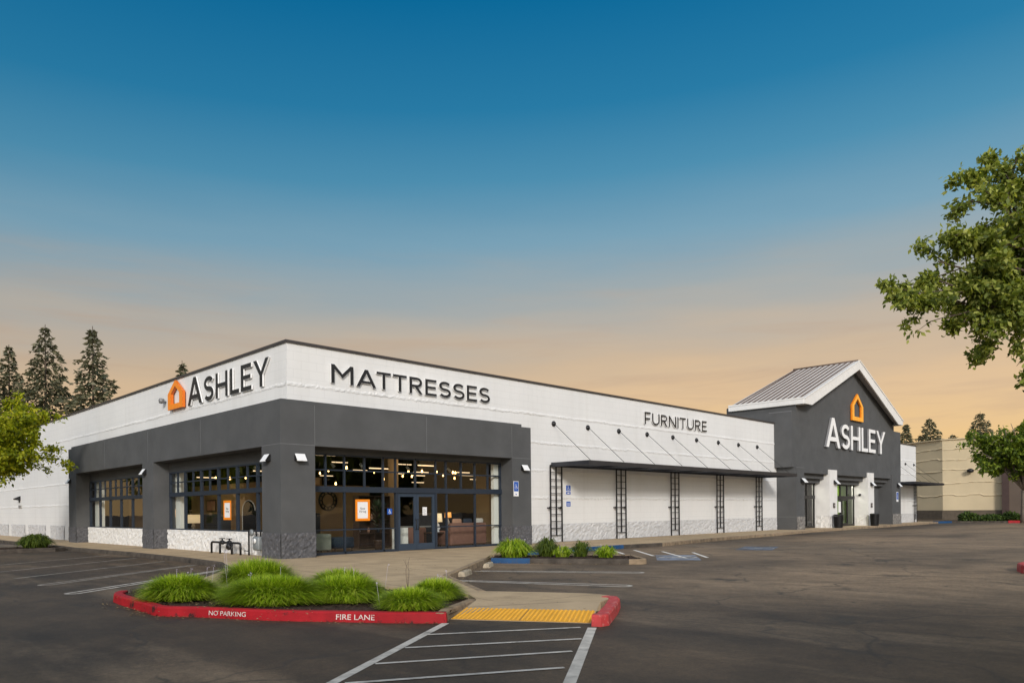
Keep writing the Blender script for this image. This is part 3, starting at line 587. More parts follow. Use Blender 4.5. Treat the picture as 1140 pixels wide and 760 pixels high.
# shop windows
def bars(mb,plane,T,us,zs,wd,dp,u0=None,u1=None): pass
mb=MB(); y0,y1=GY-.05,GY+.05
for x in (13.77,14.53,15.38,16.2,16.77,17.71,18.72,19.25,20.06,20.82,21.56): mb.box((x-.028,y0,2.57),(x+.028,y1,3.70))
for x in (12.975,22.30): mb.box((x-.03,y0,S),(x+.03,y1,3.70))
for x in (14.53,16.2,19.28,20.82): mb.box((x-.028,y0,S),(x+.028,y1,2.36))
for x in (16.80,18.70): mb.box((x-.05,y0-.02,S),(x+.05,y1+.02,2.36))
mb.box((12.95,y0-.045,2.36),(22.33,y1,2.565)); mb.box((13.01,y0+.012,3.115),(22.27,y1-.012,3.165)); mb.box((13.01,y0,3.64),(22.27,y1-.002,3.698))
mb.box((13.01,y0+.012,1.005),(16.75,y1-.012,1.05)); mb.box((18.75,y0+.012,1.005),(22.27,y1-.012,1.05))
mb.box((13.01,y0,S),(16.75,y1-.002,.24)); mb.box((18.75,y0,S),(22.27,y1-.002,.24))
win=mb.build('shop_window',FRAME,ST)
mb=MB(); mb.quad((12.95,GY,S),(16.8,GY,S),(16.8,GY,2.4),(12.95,GY,2.4)); mb.quad((18.7,GY,S),(22.33,GY,S),(22.33,GY,2.4),(18.7,GY,2.4)); mb.quad((12.95,GY,2.4),(22.33,GY,2.4),(22.33,GY,3.7),(12.95,GY,3.7)); mb.build('window_glass',GLASS,win)
def shopdoor(x0,x1,hs):
    mb=MB(); a_,b_=GY-.04,GY+.03; st=.11
    mb.box((x0,a_,S+.02),(x0+st,b_,2.35)); mb.box((x1-st,a_,S+.02),(x1,b_,2.35)); mb.box((x0+st,a_,S+.02),(x1-st,b_,.42)); mb.box((x0+st,a_,2.22),(x1-st,b_,2.35))
    d=mb.build('entrance_door',mat('door_slate',(.036,.055,.085),.45,.2,.08,4),ST)
    m2=MB(); m2.quad((x0+st,GY,.42),(x1-st,GY,.42),(x1-st,GY,2.22),(x0+st,GY,2.22)); m2.build('door_glass',GLASS,d)
    hx=x1-.055 if hs>0 else x0+.055; m3=MB(); m3.tube([(hx,a_-.01,.95),(hx,a_-.07,.98),(hx,a_-.07,1.32),(hx,a_-.01,1.35)],.016,8); m3.box((x0+st,a_-.05,1.06),(x1-st,a_-.02,1.10)) if 0 else None
    m3.build('handle',BLACK,d); m4=MB(); m4.box((x0+st,b_+.02,1.03),(x1-st,b_+.06,1.09)); m4.build('push_bar',mat('dull_steel',(.3,.3,.3),.4,.8),d)
shopdoor(16.852,17.738,1); shopdoor(17.744,18.648,-1)
def sidewin(ya,yb,n):
    mb=MB(); x0,x1=GX-.05,GX+.05; stp=(yb-ya)/n
    for i in range(n+1):
        y=ya+stp*i; h=.06 if 0<i<n else .05; mb.box((x0,y-h,.97),(x1,y+h,3.46))
    for i in range(n):
        for f in (1/3,2/3) if n<0 else (.5,):
            y=ya+stp*(i+f); mb.box((x0+.015,y-.035,2.56),(x1-.015,y+.035,3.46))
    mb.box((x0-.03,ya,2.385),(x1-.012,yb,2.56)); mb.box((x0+.018,ya,2.97),(x1-.018,yb,3.02)); mb.box((x0-.002,ya,.97),(x1-.01,yb,1.02)); mb.box((x0-.002,ya,3.39),(x1-.011,yb,3.458))
    o=mb.build('shop_window',FRAME,ST); m2=MB(); m2.quad((GX,ya,.97),(GX,ya,3.46),(GX,yb,3.46),(GX,yb,.97)); m2.build('window_glass',GLASS,o)
sidewin(23.58,33.40,6); sidewin(34.88,44.80,6)
# interior shell
INW=mat('tan_interior',(.27,.185,.10),.8,0,.06,1); IND=mat('dark_interior',(.020,.018,.017),.8,0,.2,1); INF=mat('store_floor',(.16,.125,.095),.45,0,.2,2); INWHITE=mat('white_interior',(.74,.73,.68),.6,0,.04)
mb=MB(); mb.quad((12.63,23.1,S+.004),(36,23.1,S+.004),(36,50,S+.004),(12.63,50,S+.004)); mb.build('interior_floor',INF,ST)
mb=MB(); mb.box((12.81,23.57,4.9),(36,50,5.0)); mb.box((36,23.57,S),(36.1,50,4.9)); mb.box((12.63,50,S),(36,50.1,4.9)); mb.box((22.34,23.56,S),(23.3,24.0,4.9)) if 0 else None; mb.build('interior_shell',IND,ST)
mb=MB()                                              # tan display walls inside
for a_,b_ in (((19.2,26.8,S),(19.75,27.2,4.8)),((17.0,30.0,S),(20.4,30.12,2.9)),((18.3,31,S),(18.42,46,3.3)),((24.6,24.5,S),(24.72,27,3.4)),((15.2,47.5,S),(18.2,47.62,3.4))):
    mb=MB(); mb.box(a_,b_); mb.build('partition_wall',INW,ST)
mb=MB()                                              # white jambs behind the glass
for a_,b_ in (((12.62,32.95,S),(12.92,33.46,4.6)),((12.62,44.3,S),(12.95,44.86,4.6)),((12.62,34.82,S),(12.9,35.6,4.6)),((22.05,23.06,S),(22.32,23.24,4.6))):
    mb=MB(); mb.box(a_,b_); mb.build('interior_jamb',INWHITE,ST)

# the gabled entrance of the same building
GF=21.85; GU=22.0
mb=MB()
mb.box((49.38,GF,S),(50.66,YW-.003,4.43)); mb.box((68.44,GF,S),(70.66,YW-.003,4.43))
mb.box((49.05,GU,4.43),(71.2,23.6,8.25)); mb.box((49.05,23.602,5.0),(49.35,30,8.25)); mb.box((70.9,23.602,5.0),(71.2,30,8.25)); mb.box((49.36,23.26,S),(49.6,27,5.0))
cx=59.64
mb.add([(49.75,GU+.004,8.25),(69.5,GU+.004,8.25),(69.5,GU+.004,8.95),(cx,GU+.004,12.6),(49.75,GU+.004,8.95),(49.75,27.2,8.25),(69.5,27.2,8.25),(69.5,27.2,8.95),(cx,27.2,12.6),(49.75,27.2,8.95)],[(0,1,2,3,4),(9,8,7,6,5),(0,4,9,5),(2,1,6,7)])
# stepped dark headers in the three openings
for x0,x1 in ((50.66,55.0),(56.43,62.8),(64.1,68.44)):
    mb.box((x0,GF+.10,4.08),(x1,GF+.45,4.428)); mb.box((x0,GF+.42,3.74),(x1,GF+.75,4.078)); mb.box((x0,GF+.72,3.45),(x1,23.0,3.738))
mb.box((64.1,22.96,S),(68.44,23.1,3.45))
gab=mb.build('gable_wall',DARKSTUCCO,ST)
base2(0,0,49.38,GF,50.66,23.2,('-y',),1.05,.05,.12,51).build('stone_base',NATSTONE,gab); base2(0,0,68.44,GF,70.66,23.2,('-y',),1.05,.05,.16,54).build('stone_base',NATSTONE,gab)
for a_,b_ in (((49.38-.004,GF+.01,1.03),(49.38,23.2,1.05)),((49.38,GF-.004,4.40),(50.66,GF,4.425)),((49.05-.004,GU,8.2),(49.05,23.6,8.25))):
    mb=MB(); mb.box(a_,b_); mb.build('trim_joint',DARKJOINT,gab)
for k_,(x0,x1) in enumerate(((55.0,56.43),(62.8,64.1))):
    mb=MB(); mb.box((x0,GF,S),(x1,23.15,4.43)); colm=mb.build('column',FASCIA,ST)
    base2(0,0,x0,GF,x1,23.1,('-y','-x'),1.05,.05,.12,80+k_*3).build('stone_base',WHITEROUGH,colm)
# entrance glazing
GW=mat('bronze_frame',(.02,.019,.018),.5,.3)
def entrywin(x0,x1,xs):
    mb=MB(); a_,b_=22.93,23.03
    for x in xs: mb.box((x-.05,a_,S),(x+.05,b_,3.46))
    mb.box((x0,a_-.01,2.3),(x1,b_+.01,2.55)); mb.box((x0,a_-.004,S),(x1,b_-.004,.3)); mb.box((x0,a_-.004,3.36),(x1,b_-.004,3.46))
    o=mb.build('entry_window',GW,ST); m2=MB(); m2.quad((x0,22.98,S),(x1,22.98,S),(x1,22.98,3.45),(x0,22.98,3.45)); m2.build('window_glass',GLASS,o)
entrywin(50.66,55.0,(50.9,52.3,53.6,54.9)); entrywin(56.43,62.8,(56.6,58.6,59.9,61.3,62.7))
for x0 in (58.65,59.95):
    mb=MB(); mb.box((x0,22.86,S+.02),(x0+.12,22.925,2.29)); mb.box((x0+1.13,22.86,S+.02),(x0+1.25,22.925,2.29)); mb.box((x0+.12,22.86,S+.02),(x0+1.13,22.925,.4)); mb.box((x0+.12,22.86,2.17),(x0+1.13,22.925,2.29)); d=mb.build('entrance_door',GW,ST)
    m3=MB(); m3.tube([(x0+.2,22.85,1.0),(x0+.2,22.79,1.02),(x0+.2,22.79,1.4),(x0+.2,22.85,1.42)],.018,6); m3.build('handle',mat('dull_steel',(.3,.3,.3),.4,.8),d)
mb=MB(); mb.quad((50,23.1,S+.004),(70,23.1,S+.004),(70,30,S+.004),(50,30,S+.004)); mb.quad((50,30,S),(70,30,S),(70,30,4),(50,30,4)); mb.quad((50,23.1,3.9),(70,23.1,3.9),(70,30,3.9),(50,30,3.9)); mb.build('vestibule_shell',IND,ST)
mb=MB(); mb.box((59.5,24.6,S),(67.0,24.75,3.6)); mb.build('green_reflection_panel',mat('green_reflection',(.14,.24,.035),.7,0,.2,2),ST)  # added panel, its colour stands in for green reflected in the glass
mb=MB(); mb.box((53,24.9,S),(57.5,25.0,2.2)); mb.build('tan_partition',INW,ST)
# metal roof
mb=MB(); half=10.02; ez,az=9.05,12.97; yf,yb=21.42,26.95
for sgn in (-1,1):
    xe=cx+sgn*half; mb.add([(cx,yf,az),(cx,yb-.4,az),(xe,yb,ez),(xe,yf,ez),(cx,yf,az-.12),(cx,yb-.4,az-.12),(xe,yb,ez-.12),(xe,yf,ez-.12)],[(0,1,2,3),(7,6,5,4),(1,5,6,2)])
roof=mb.build('gable_roof',ROOFM,ST)
mb=MB()
for sgn in (-1,1):
    for i in range(12):
        y=yf+.35+i*(yb-yf-.75)/11; xe=cx+sgn*half; h=.085
        yt=y if i<11 else y-.25
        a_=Vector((cx,yt,az)); b_=Vector((xe+(-.0)*sgn,y,ez)); wv=Vector((0,.02,0)); up=Vector((0,0,h)); vs_=[a_-wv,a_+wv,b_+wv,b_-wv]
        mb.add(vs_+[v+up for v in vs_],[(0,1,2,3),(7,6,5,4),(0,3,7,4),(1,5,6,2),(3,2,6,7)])
mb.tube([(cx,yf,az+.03),(cx,yb-.4,az+.03)],.07,8); mb.build('roof_seam',SEAM,roof)
mb=MB()                                              # white rakes and eaves
pf=[(cx-half,8.72),(cx-8.86,8.72),(cx,12.30),(cx+8.86,8.72),(cx+half,8.72),(cx+half,9.10),(cx,13.0),(cx-half,9.10)]
mb.prism(pf,0,.10,0,lambda x,y,z:(x,yf-.02-z,y))
pf2=[(cx-half-.03,9.04),(cx,12.94),(cx+half+.03,9.04),(cx+half+.03,9.12),(cx,13.01),(cx-half-.03,9.12)]
mb.prism(pf2,0,.05,0,lambda x,y,z:(x,yf-.122-z,y))
for sgn in (-1,1):
    xe=cx+sgn*half; mb.box((xe-.05,yf-.018,8.72),(xe+.05,yb,9.10)); mb.box((xe-.08,yf-.018,9.06),(xe+.08,yb,9.16)); mb.box((xe,yf-.017,8.70),(xe-sgn*.55,yb-.1,8.74))
mb.build('fascia',FASCIA,roof)

# ------------------------------------------------------------------ raised signs
def emblem(x0,y0,w_,h_,T,depth,parent,mats,th):
    """house outline: a tall pentagon frame"""
    sh=h_*.56; out=[(0,0),(w_,0),(w_,sh),(w_/2,h_),(0,sh)]
    inn=[(w_*th,h_*th*.85),(w_*(1-th),h_*th*.85),(w_*(1-th),sh*.985),(w_/2,h_*(1-th*.95)),(w_*th,sh*.985)]
    mb=MB(); n=5
    for zz in (0,depth):
        mb.v+= [T(x0+p[0],y0+p[1],zz) for p in out]+[T(x0+p[0],y0+p[1],zz) for p in inn]
    for i in range(n):
        j=(i+1)%n; 
        for f,m_ in (((10+i,10+j,15+j,15+i),0),((i,5+i,5+j,j),1),((i,j,10+j,10+i),1),((5+j,5+i,15+i,15+j),1)): mb.f.append(f); mb.mi.append(m_); mb.sm.append(False)
    return mb.build('emblem',mats,parent)
def glyph(ch,t):
    """geometric capital, height 1: (width, [polygons]); t is the stroke"""
    P=[]; B=lambda x0,y0,x1,y1:P.append([(x0,y0),(x1,y0),(x1,y1),(x0,y1)])
    def ribbon(c):
        a_=offs(c,t/2); b_=offs(c,-t/2)
        for i in range(len(c)-1): P.append([a_[i],a_[i+1],b_[i+1],b_[i]])
    arc=lambda cx_,cy_,rx,ry,a0,a1,n=14:[(cx_+rx*math.cos(rad(a0+(a1-a0)*i/n)),cy_+ry*math.sin(rad(a0+(a1-a0)*i/n))) for i in range(n+1)]
    if ch=='A':
        w_=.98; m=w_/2; k=t*1.12; P.append([(0,0),(k,0),(m,1-t*1.55),(m,1),(m-t*.55,1)]); P.append([(w_-k,0),(w_,0),(m+t*.55,1),(m,1),(m,1-t*1.55)])
        f=lambda y:k+(m-k)*y/(1-t*1.55); y0,y1=.21,.21+t*.92; P.append([(f(y0),y0),(w_-f(y0),y0),(w_-f(y1),y1),(f(y1),y1)])
    elif ch=='S':
        w_=.70; rx=(w_-t)/2; ry=(1-t)/4; c=arc(w_/2,1-t/2-ry,rx,ry,28,270)[:-1]+arc(w_/2,t/2+ry,rx*1.02,ry,90,-152); ribbon(c)
    elif ch=='H': w_=.84; B(0,0,t,1); B(w_-t,0,w_,1); B(t,.5-t*.46,w_-t,.5+t*.46)
    elif ch=='L': w_=.60; B(0,0,t,1); B(t,0,w_,t*.95)
    elif ch=='E': w_=.66; B(0,0,t,1); B(t,0,w_,t*.95); B(t,1-t*.95,w_*.985,1); B(t,.5-t*.4,w_*.92,.5+t*.5)
    elif ch=='F': w_=.64; B(0,0,t,1); B(t,1-t*.95,w_,1); B(t,.46-t*.45,w_*.90,.46+t*.45)
    elif ch=='T': w_=.74; B(0,1-t*.95,w_,1); B(w_/2-t/2,0,w_/2+t/2,1-t*.95)
    elif ch=='I': w_=t; B(0,0,t,1)
    elif ch=='Y':
        w_=.92; m=w_/2; P.append([(0,1),(m-t/2,.42),(m,.42),(m,.56),(t*1.2,1)]); P.append([(w_,1),(w_-t*1.2,1),(m,.56),(m,.42),(m+t/2,.42)]); B(m-t/2,0,m+t/2,.42)
    elif ch=='M':
        w_=1.0; m=w_/2; B(0,0,t,1); B(w_-t,0,w_,1); P.append([(t,1),(t,1-t*1.7),(m,.30),(m,.30+t*1.55)]); P.append([(w_-t,1),(m,.30+t*1.55),(m,.30),(w_-t,1-t*1.7)])
    elif ch=='N': w_=.86; B(0,0,t,1); B(w_-t,0,w_,1); P.append([(t,1),(t,1-t*1.6),(w_-t,0),(w_-t,t*1.6)])
    elif ch=='U': w_=.82; ribbon([(t/2,1),(t/2,.42)]+arc(w_/2,.40,(w_-t)/2,.40-t/2,180,360)+[(w_-t/2,.42),(w_-t/2,1)])
    elif ch=='R':
        w_=.74; B(0,0,t,1); r_=(.60-t)/2; yc=1-t/2-r_; ribbon([(t,1-t/2),(w_-r_-t/2-.03,1-t/2)]+arc(w_-r_-t/2-.03,yc,r_,r_,90,-90,12)[1:]+[(t,yc-r_)])
        P.append([(w_*.40,yc-r_-t/2),(w_*.40+t*1.2,yc-r_-t/2),(w_,0),(w_-t*1.25,0)])
    return w_,P
def sign(label,txt,x0,y0,x1,hA,hB,T,depth,mats,th,loc,gap=.2,stand=.05):
    """letters standing off a wall, the first one taller; scaled to fit x0..x1; each letter an object"""
    s=thing('wall_sign',label,'sign',loc); G=[glyph(ch,th) for ch in txt]; W=[g_[0]*(hA if i==0 else hB) for i,g_ in enumerate(G)]; gp=[gap*hB]*(len(txt)-1)
    for i in range(len(txt)-1):
        pr=txt[i:i+2]
        if pr=='AT': gp[i]*=.15
        if pr in ('TT','EY','LE'): gp[i]*=.75
    k_=(x1-x0-sum(gp))/sum(W); x=x0
    for i,ch in enumerate(txt):
        h_=hA if i==0 else hB; mb=MB(); edge={}; polys=[[(round(x+p[0]*h_*k_,4),round(y0+p[1]*h_,4)) for p in pl] for pl in G[i][1]]
        for pl in polys:
            A_=sum(pl[j-1][0]*pl[j][1]-pl[j][0]*pl[j-1][1] for j in range(len(pl)))
            if A_<0: pl.reverse()
            for j in range(len(pl)): edge[pl[j-1],pl[j]]=1
        for pl in polys:
            n=len(pl); o=len(mb.v); mb.v+=[T(p[0],p[1],stand+depth) for p in pl]+[T(p[0],p[1],stand) for p in pl]; mb.f.append(tuple(range(o,o+n))); mb.mi.append(0); mb.sm.append(False); mb.f.append(tuple(range(o+2*n-1,o+n-1,-1))); mb.mi.append(1); mb.sm.append(False)
            for j in range(n):
                a_,b_=pl[j-1],pl[j]
                if (b_,a_) in edge: continue
                mb.f.append((o+(j-1)%n,o+n+(j-1)%n,o+n+j,o+j)); mb.mi.append(1); mb.sm.append(False)
        ob=mb.build('letter',mats,s); x+=W[i]*k_+(gp[i] if i<len(gp) else 0)
    return s
KL=[LETTERFACE,LETTERWHITE]
sign('small black raised letters FURNITURE on the white wall above the long canopy','FURNITURE',33.45,6.27,39.95,.66,.63,front(YW),.05,KL,.145,(36.6,YW,6.2))
sign('black raised letters MATTRESSES on the white wall above the glass corner entrance','MATTRESSES',14.17,6.27,21.95,.67,.64,front(YW),.05,KL,.145,(18,YW,6.2))
s1=sign('black raised lettering with an orange house emblem on the white left side wall','ASHLEY',-31.5,6.15,-24.35,1.13,.98,side(XW),.06,KL,.168,(XW,28.5,6.1),.20,.03)
emblem(-33.45,6.16,1.62,1.22,lambda x,y,z:side(XW)(x,y,z+.06),.12,s1,[ORANGE,ORANGEDARK],.215)
s2=sign('white raised lettering with an orange house emblem on the dark gable','ASHLEY',54.35,6.08,66.7,2.2,1.88,front(GU),.16,[LETTERWHITE,LETTERGREY],.155,(60,GU,6.0),.14)
emblem(59.45,8.42,2.3,2.13,lambda x,y,z:front(GU)(x,y,z+.06),.14,s2,[mat('orange_bright',(1.,.42,.035),.45,0,.04),ORANGE],.175)

# ------------------------------------------------------------------ wall lamps
def wall_lamp(label,loc,rz,m_lens=SIGNWHITE):
    t=thing('wall_lamp',label,'wall lamp',(0,0,0),'wedge wall lamps along the store front')
    mb=MB(); mb.prism([(0,-.10),(-.20,-.10),(-.05,.12),(0,.12)],-.17,.17,0,lambda x,y,z:(z,x,y)); mb.build('housing',BLACK,t)
    mb=MB(); n=Vector((-.22,.15)).normalized()*.012; mb.add([(-.18,-.205+n.x,-.105+n.y),(.18,-.205+n.x,-.105+n.y),(.18,-.045+n.x,.125+n.y),(-.18,-.045+n.x,.125+n.y)],[(0,1,2,3)]); mb.box((-.18,-.215,-.115),(.18,-.19,-.095)); mb.build('lens',m_lens,t)
    t.location=loc; t.rotation_euler=(0,0,rz); return t
wl=wall_lamp('wedge wall lamp on the front face of the dark corner pier',(12.36,YP,3.46),0)
dup(wl,(23.04,YP,3.48),'wedge wall lamp on the right end pier of the portal above the blue sign',0)
dup(wl,(XP,23.05,3.46),'wedge wall lamp on the left face of the dark corner pier',-PI/2)
dup(wl,(XP,34.45,3.50),'wedge wall lamp on the dark pier between the two side windows',-PI/2)
dup(wl,(XP,45.95,3.48),'wedge wall lamp on the far left end pier of the portal',-PI/2)
dup(wl,(50.3,GF,3.52),'wedge wall lamp on the gable stone pier beside the long canopy end',0,(1.5,1.5,1.2))
dup(wl,(56.0,GF,3.52),'white wedge wall lamp on the white column left of the green lit doors',0,(1.5,1.5,1.2))
dup(wl,(63.5,GF,3.52),'white wedge wall lamp on the white column right of the green lit doors',0,(1.5,1.5,1.2))
dup(wl,(69.9,GF,3.55),'wedge wall lamp on the right gable pier above the blue sign',0,(1.5,1.5,1.2))
t=thing('flood_lamp','small grey flood lamp on the wall beside the orange house emblem','flood lamp',(XW,34.1,6.63)); mb=MB(); mb.lathe([(.02,-.1),(.11,-.08),(.13,.05),(.10,.12)],(XW-.2,34.1,6.63),12); mb.build('lamp_head',mat('lamp_grey',(.2,.2,.2),.5,.3),t); mb=MB(); mb.tube([(XW,34.1,6.6),(XW-.2,34.1,6.6)],.03,6); mb.build('bracket',BLACK,t)
t=thing('flood_lamp','small dark lamp high on the plain white left wall','flood lamp',(XW,61.5,2.8)); mb=MB(); mb.prism([(0,0),(-.35,.05),(-.35,.14),(0,.3)],-.22,.22,0,lambda x,y,z:(XW+x,61.5+z,2.7+y)); mb.build('lamp_head',BLACK,t); mb=MB(); mb.box((XW-.05,61.4,2.55),(XW,61.6,2.72)); mb.build('bracket',BLACK,t)
t=thing('utility_plate','dull grey cover plate on the plain white left wall below the lamp','cover plate',(XW,61.3,2.2)); mb=MB(); mb.box((XW-.05,60.85,2.15),(XW-.001,61.75,2.36),0,.01); mb.build('plate',mat('plate_grey',(.35,.34,.32)),t); mb=MB(); mb.box((XW-.054,61.0,2.2),(XW-.05,61.6,2.31)); mb.build('cover',mat('plate_dark',(.2,.19,.18)),t)

# ------------------------------------------------------------------ canopies and trellises
def canopy(label,x0,x1,rods):
    t=thing('steel_canopy',label,'canopy',((x0+x1)/2,YW,3.7)); ya,yb=20.92,YW-.06; z0,z1=3.68,3.88
    mb=MB(); mb.box((x0,ya,z0),(x1,ya+.06,z1)); mb.box((x0,ya+.06,z0),(x0+.06,yb,z1)); mb.box((x1-.06,ya+.06,z0),(x1,yb,z1)); mb.box((x0+.06,yb-.06,z0),(x1-.06,yb,z1))
    for x in rods: mb.box((x-.03,ya+.06,z0+.01),(x+.03,yb-.06,z1-.05))
    mb.build('frame',CANOPY,t)
    mb=MB()
    for i in range(13):
        y=ya+.2+i*.155; h=Vector((0,.045,.04)); p=Vector((x0+.062,y,3.80)); q=Vector((x1-.062,y,3.80)); wv=Vector((0,-.006,.008)); mb.add([p-h,q-h,q+h,p+h,p-h+wv,q-h+wv,q+h+wv,p+h+wv],[(3,2,1,0),(4,5,6,7),(0,1,5,4),(2,3,7,6)])
    mb.build('louvre_panel',CANOPY,t)
    for x in rods:
        mb=MB(); mb.tube([(x,YW-.10,5.69),(x,ya+.12,3.90)],.012,6); r_=mb.build('tie_rod',BLACK,t)
        mb=MB(); mb.lathe([(.13,0),(.13,.05),(.05,.06),(.045,.13)],(0,0,0),12); mb.v=[(x+a_,YW-c_,5.72+b_) for a_,b_,c_ in mb.v]; mb.build('anchor',BLACK,r_)
    return t
canopy('long charcoal steel canopy hung by tie rods between portal and gable',25.9,47.4,[26.15+2.545*i for i in range(9)])
canopy('shorter charcoal canopy beyond the right end of the gable',71.4,80.3,[73.6,76.5,79.0])
def trellis(label,loc):
    t=thing('wall_trellis',label,'trellis',(0,0,0),'ladder trellises against the white wall'); y=-.13
    mb=MB()
    for x in (-.4,.4): mb.box((x-.025,y-.025,0),(x+.025,y+.025,3.62))
    mb.box((-.025,y-.025,.32),(.025,y+.025,3.62)); mb.build('rail',BLACK,t)
    for i in range(11):
        z=.32+i*.327; mb=MB(); mb.box((-.374,y-.016,z-.016),(.374,y+.016,z+.016)); mb.build('rung',BLACK,t)
    for x in (-.5,.28):
        mb=MB(); mb.tube([(x,0,1.61),(x,y-.05,1.61)],.03,8); mb.lathe([(.07,-.02),(.075,0),(.07,.02)],(0,0,0),10) if 0 else None; mb.box((x-.06,y-.07,1.55),(x+.06,y-.026,1.67),0,.01); mb.build('standoff',BLACK,t)
    t.location=loc; return t
tr=trellis('black ladder trellis nearest the dark portal, left of the blue signs',(26.17,YW,S))
for x,l in ((31.26,'second black ladder trellis from the dark portal along the white wall'),(36.35,'middle one of the five black ladder trellises under the long canopy'),(41.43,'fourth black ladder trellis from the dark portal along the white wall'),(46.53,'black ladder trellis nearest the gabled entrance under the long canopy'),(71.85,'black ladder trellis directly right of the gable beneath the short canopy'),(79.1,'black ladder trellis at the far right corner of the white wall')): dup(tr,(x,YW,S),l)

# ------------------------------------------------------------------ signs on walls
def plate(name,label,x0,z0,x1,z1,Y,parts):
    t=thing(name,label,'sign',((x0+x1)/2,Y,z0)); mb=MB(); mb.box((x0,Y-.012,z0),(x1,Y-.003,z1)); mb.build('panel',SIGNWHITE,t); return t
def blueplate(t,x0,z0,x1,z1,Y,sym=True):
    mb=MB(); mb.box((x0,Y-.016,z0),(x1,Y-.012,z1)); mb.build('blue_field',BLUE,t)
    if sym:
        mb=MB(); h=min(x1-x0,z1-z0)*.9; isa(mb,lambda x,y,z:(x0+(x1-x0-h)/2+x,Y-.019,z0+(z1-z0-h)/2+y),h); mb.build('symbol',SIGNWHITE,t)
t=plate('access_sign','tall blue and white wheelchair sign with arrow on the portal pier',22.40,2.26,22.70,2.90,YP,None); blueplate(t,22.42,2.47,22.68,2.88,YP)
mb=MB(); mb.add([(22.48,YP-.016,2.38),(22.55,YP-.016,2.30),(22.62,YP-.016,2.38),(22.55,YP-.016,2.355)],[(0,1,2,3)]); mb.build('arrow',BLUE,t)
t=plate('access_sign','two part blue wheelchair sign beside the first ladder trellis, upper one',26.99,2.38,27.36,2.86,YW,None); blueplate(t,27.01,2.56,27.34,2.84,YW); blueplate(t,27.01,2.40,27.34,2.53,YW,False)
mb=MB(); mb.add([(27.1,YW-.019,2.44),(27.25,YW-.019,2.44),(27.25,YW-.019,2.49),(27.1,YW-.019,2.49)],[(0,1,2,3)]); mb.build('van_bar',SIGNWHITE,t)
t=plate('access_sign','small square blue sign below the wheelchair sign near the first trellis',27.0,1.80,27.35,2.08,YW,None); blueplate(t,27.02,1.82,27.33,2.06,YW,False)
for z in (1.98,1.93,1.88):
    mb=MB(); mb.box((27.07,YW-.019,z-.008),(27.28,YW-.016,z+.008)); mb.build('text_bar',SIGNWHITE,t)
t=plate('access_sign','blue wheelchair sign on the right gable pier',69.5,2.1,70.0,2.95,GF,None); blueplate(t,69.54,2.3,69.96,2.9,GF)
def poster(label,T,w_,h_,loc):
    t=thing('window_poster',label,'poster',loc); mb=MB()
    for a_,b_ in (((0,0),(w_,.09)),((0,h_-.09),(w_,h_)),((0,.09),(.09,h_-.09)),((w_-.09,.09),(w_,h_-.09))): mb.prism([(a_[0],a_[1]),(b_[0],a_[1]),(b_[0],b_[1]),(a_[0],b_[1])],0,.012,0,T)
    mb.build('poster_border',ORANGE,t); mb=MB(); mb.prism([(.09,.09),(w_-.09,.09),(w_-.09,h_-.09),(.09,h_-.09)],0,.008,0,T); mb.build('paper',SIGNWHITE,t)
    mb=MB(); put_text(mb,'Now',w_/2-.10,h_*.52,.20,.09,lambda x,y,z:T(x,y,z+.009),.002); put_text(mb,'Hiring',w_/2-.14,h_*.36,.28,.10,lambda x,y,z:T(x,y,z+.009),.002); mb.build('lettering',[LETTERFACE,LETTERFACE],t); return t
poster('orange bordered poster with two printed words in the front window',lambda x,y,z:(14.98+x,GY-.012-z,1.33+y),.62,.78,(15.2,GY,1.33))
poster('orange bordered poster standing in the left side window',lambda x,y,z:(GX-.06-z,27.95-x,1.40+y),.66,.74,(GX,27.6,1.4))
t=thing('access_decal','small blue wheelchair decal on the glass left of the doors','decal',(16.47,GY,1.55)); mb=MB(); mb.box((16.38,GY-.02,1.55),(16.60,GY-.012,1.77)); mb.build('decal_field',BLUE,t); mb=MB(); isa(mb,lambda x,y,z:(16.40+x,GY-.024,1.57+y),.18); mb.build('symbol',SIGNWHITE,t)
t=thing('door_notice','white paper notice taped inside the right entrance door glass','notice',(18.15,GY,1.5)); mb=MB(); mb.box((18.06,GY-.014,1.50),(18.27,GY-.006,1.82)); mb.build('paper',SIGNWHITE,t)
mb=MB()
for i in range(6): mb.box((18.09,GY-.016,1.54+i*.04),(18.09+.15-.03*(i%3),GY-.014,1.548+i*.04))
mb.build('print_line',LETTERFACE,t)
t=thing('door_notice','long white paper notice on the green lit gable entrance door','notice',(59.4,22.84,1.2)); mb=MB(); mb.box((59.2,22.845,1.25),(59.7,22.856,2.1)); mb.build('paper',SIGNWHITE,t)
# small boxes on the gable columns
for x,l in ((55.75,'small dark square box on the white column left of the green lit doors'),(63.45,'small dark square box on the white column right of the green lit doors')):
    t=thing('call_box',l,'box',(x,GF,1.7)); mb=MB(); mb.box((x-.16,GF-.06,1.62),(x+.16,GF-.001,1.98),0,.015); mb.build('case',mat('box_brown',(.06,.045,.04)),t); mb=MB(); mb.box((x-.09,GF-.064,1.75),(x+.09,GF-.06,1.86)); mb.build('face_plate',mat('plate_grey',(.35,.34,.32)),t)
t=thing('door_bell','small black ball camera on the inner side of the right white column','camera',(62.75,22.5,2.6)); mb=MB(); mb.lathe([(.03,-.1),(.09,-.05),(.1,.03),(.04,.09)],(62.68,22.5,2.65),10); mb.build('lens_ball',BLACK,t); mb=MB(); mb.box((62.74,22.42,2.56),(62.799,22.58,2.74)); mb.build('mount',BLACK,t)

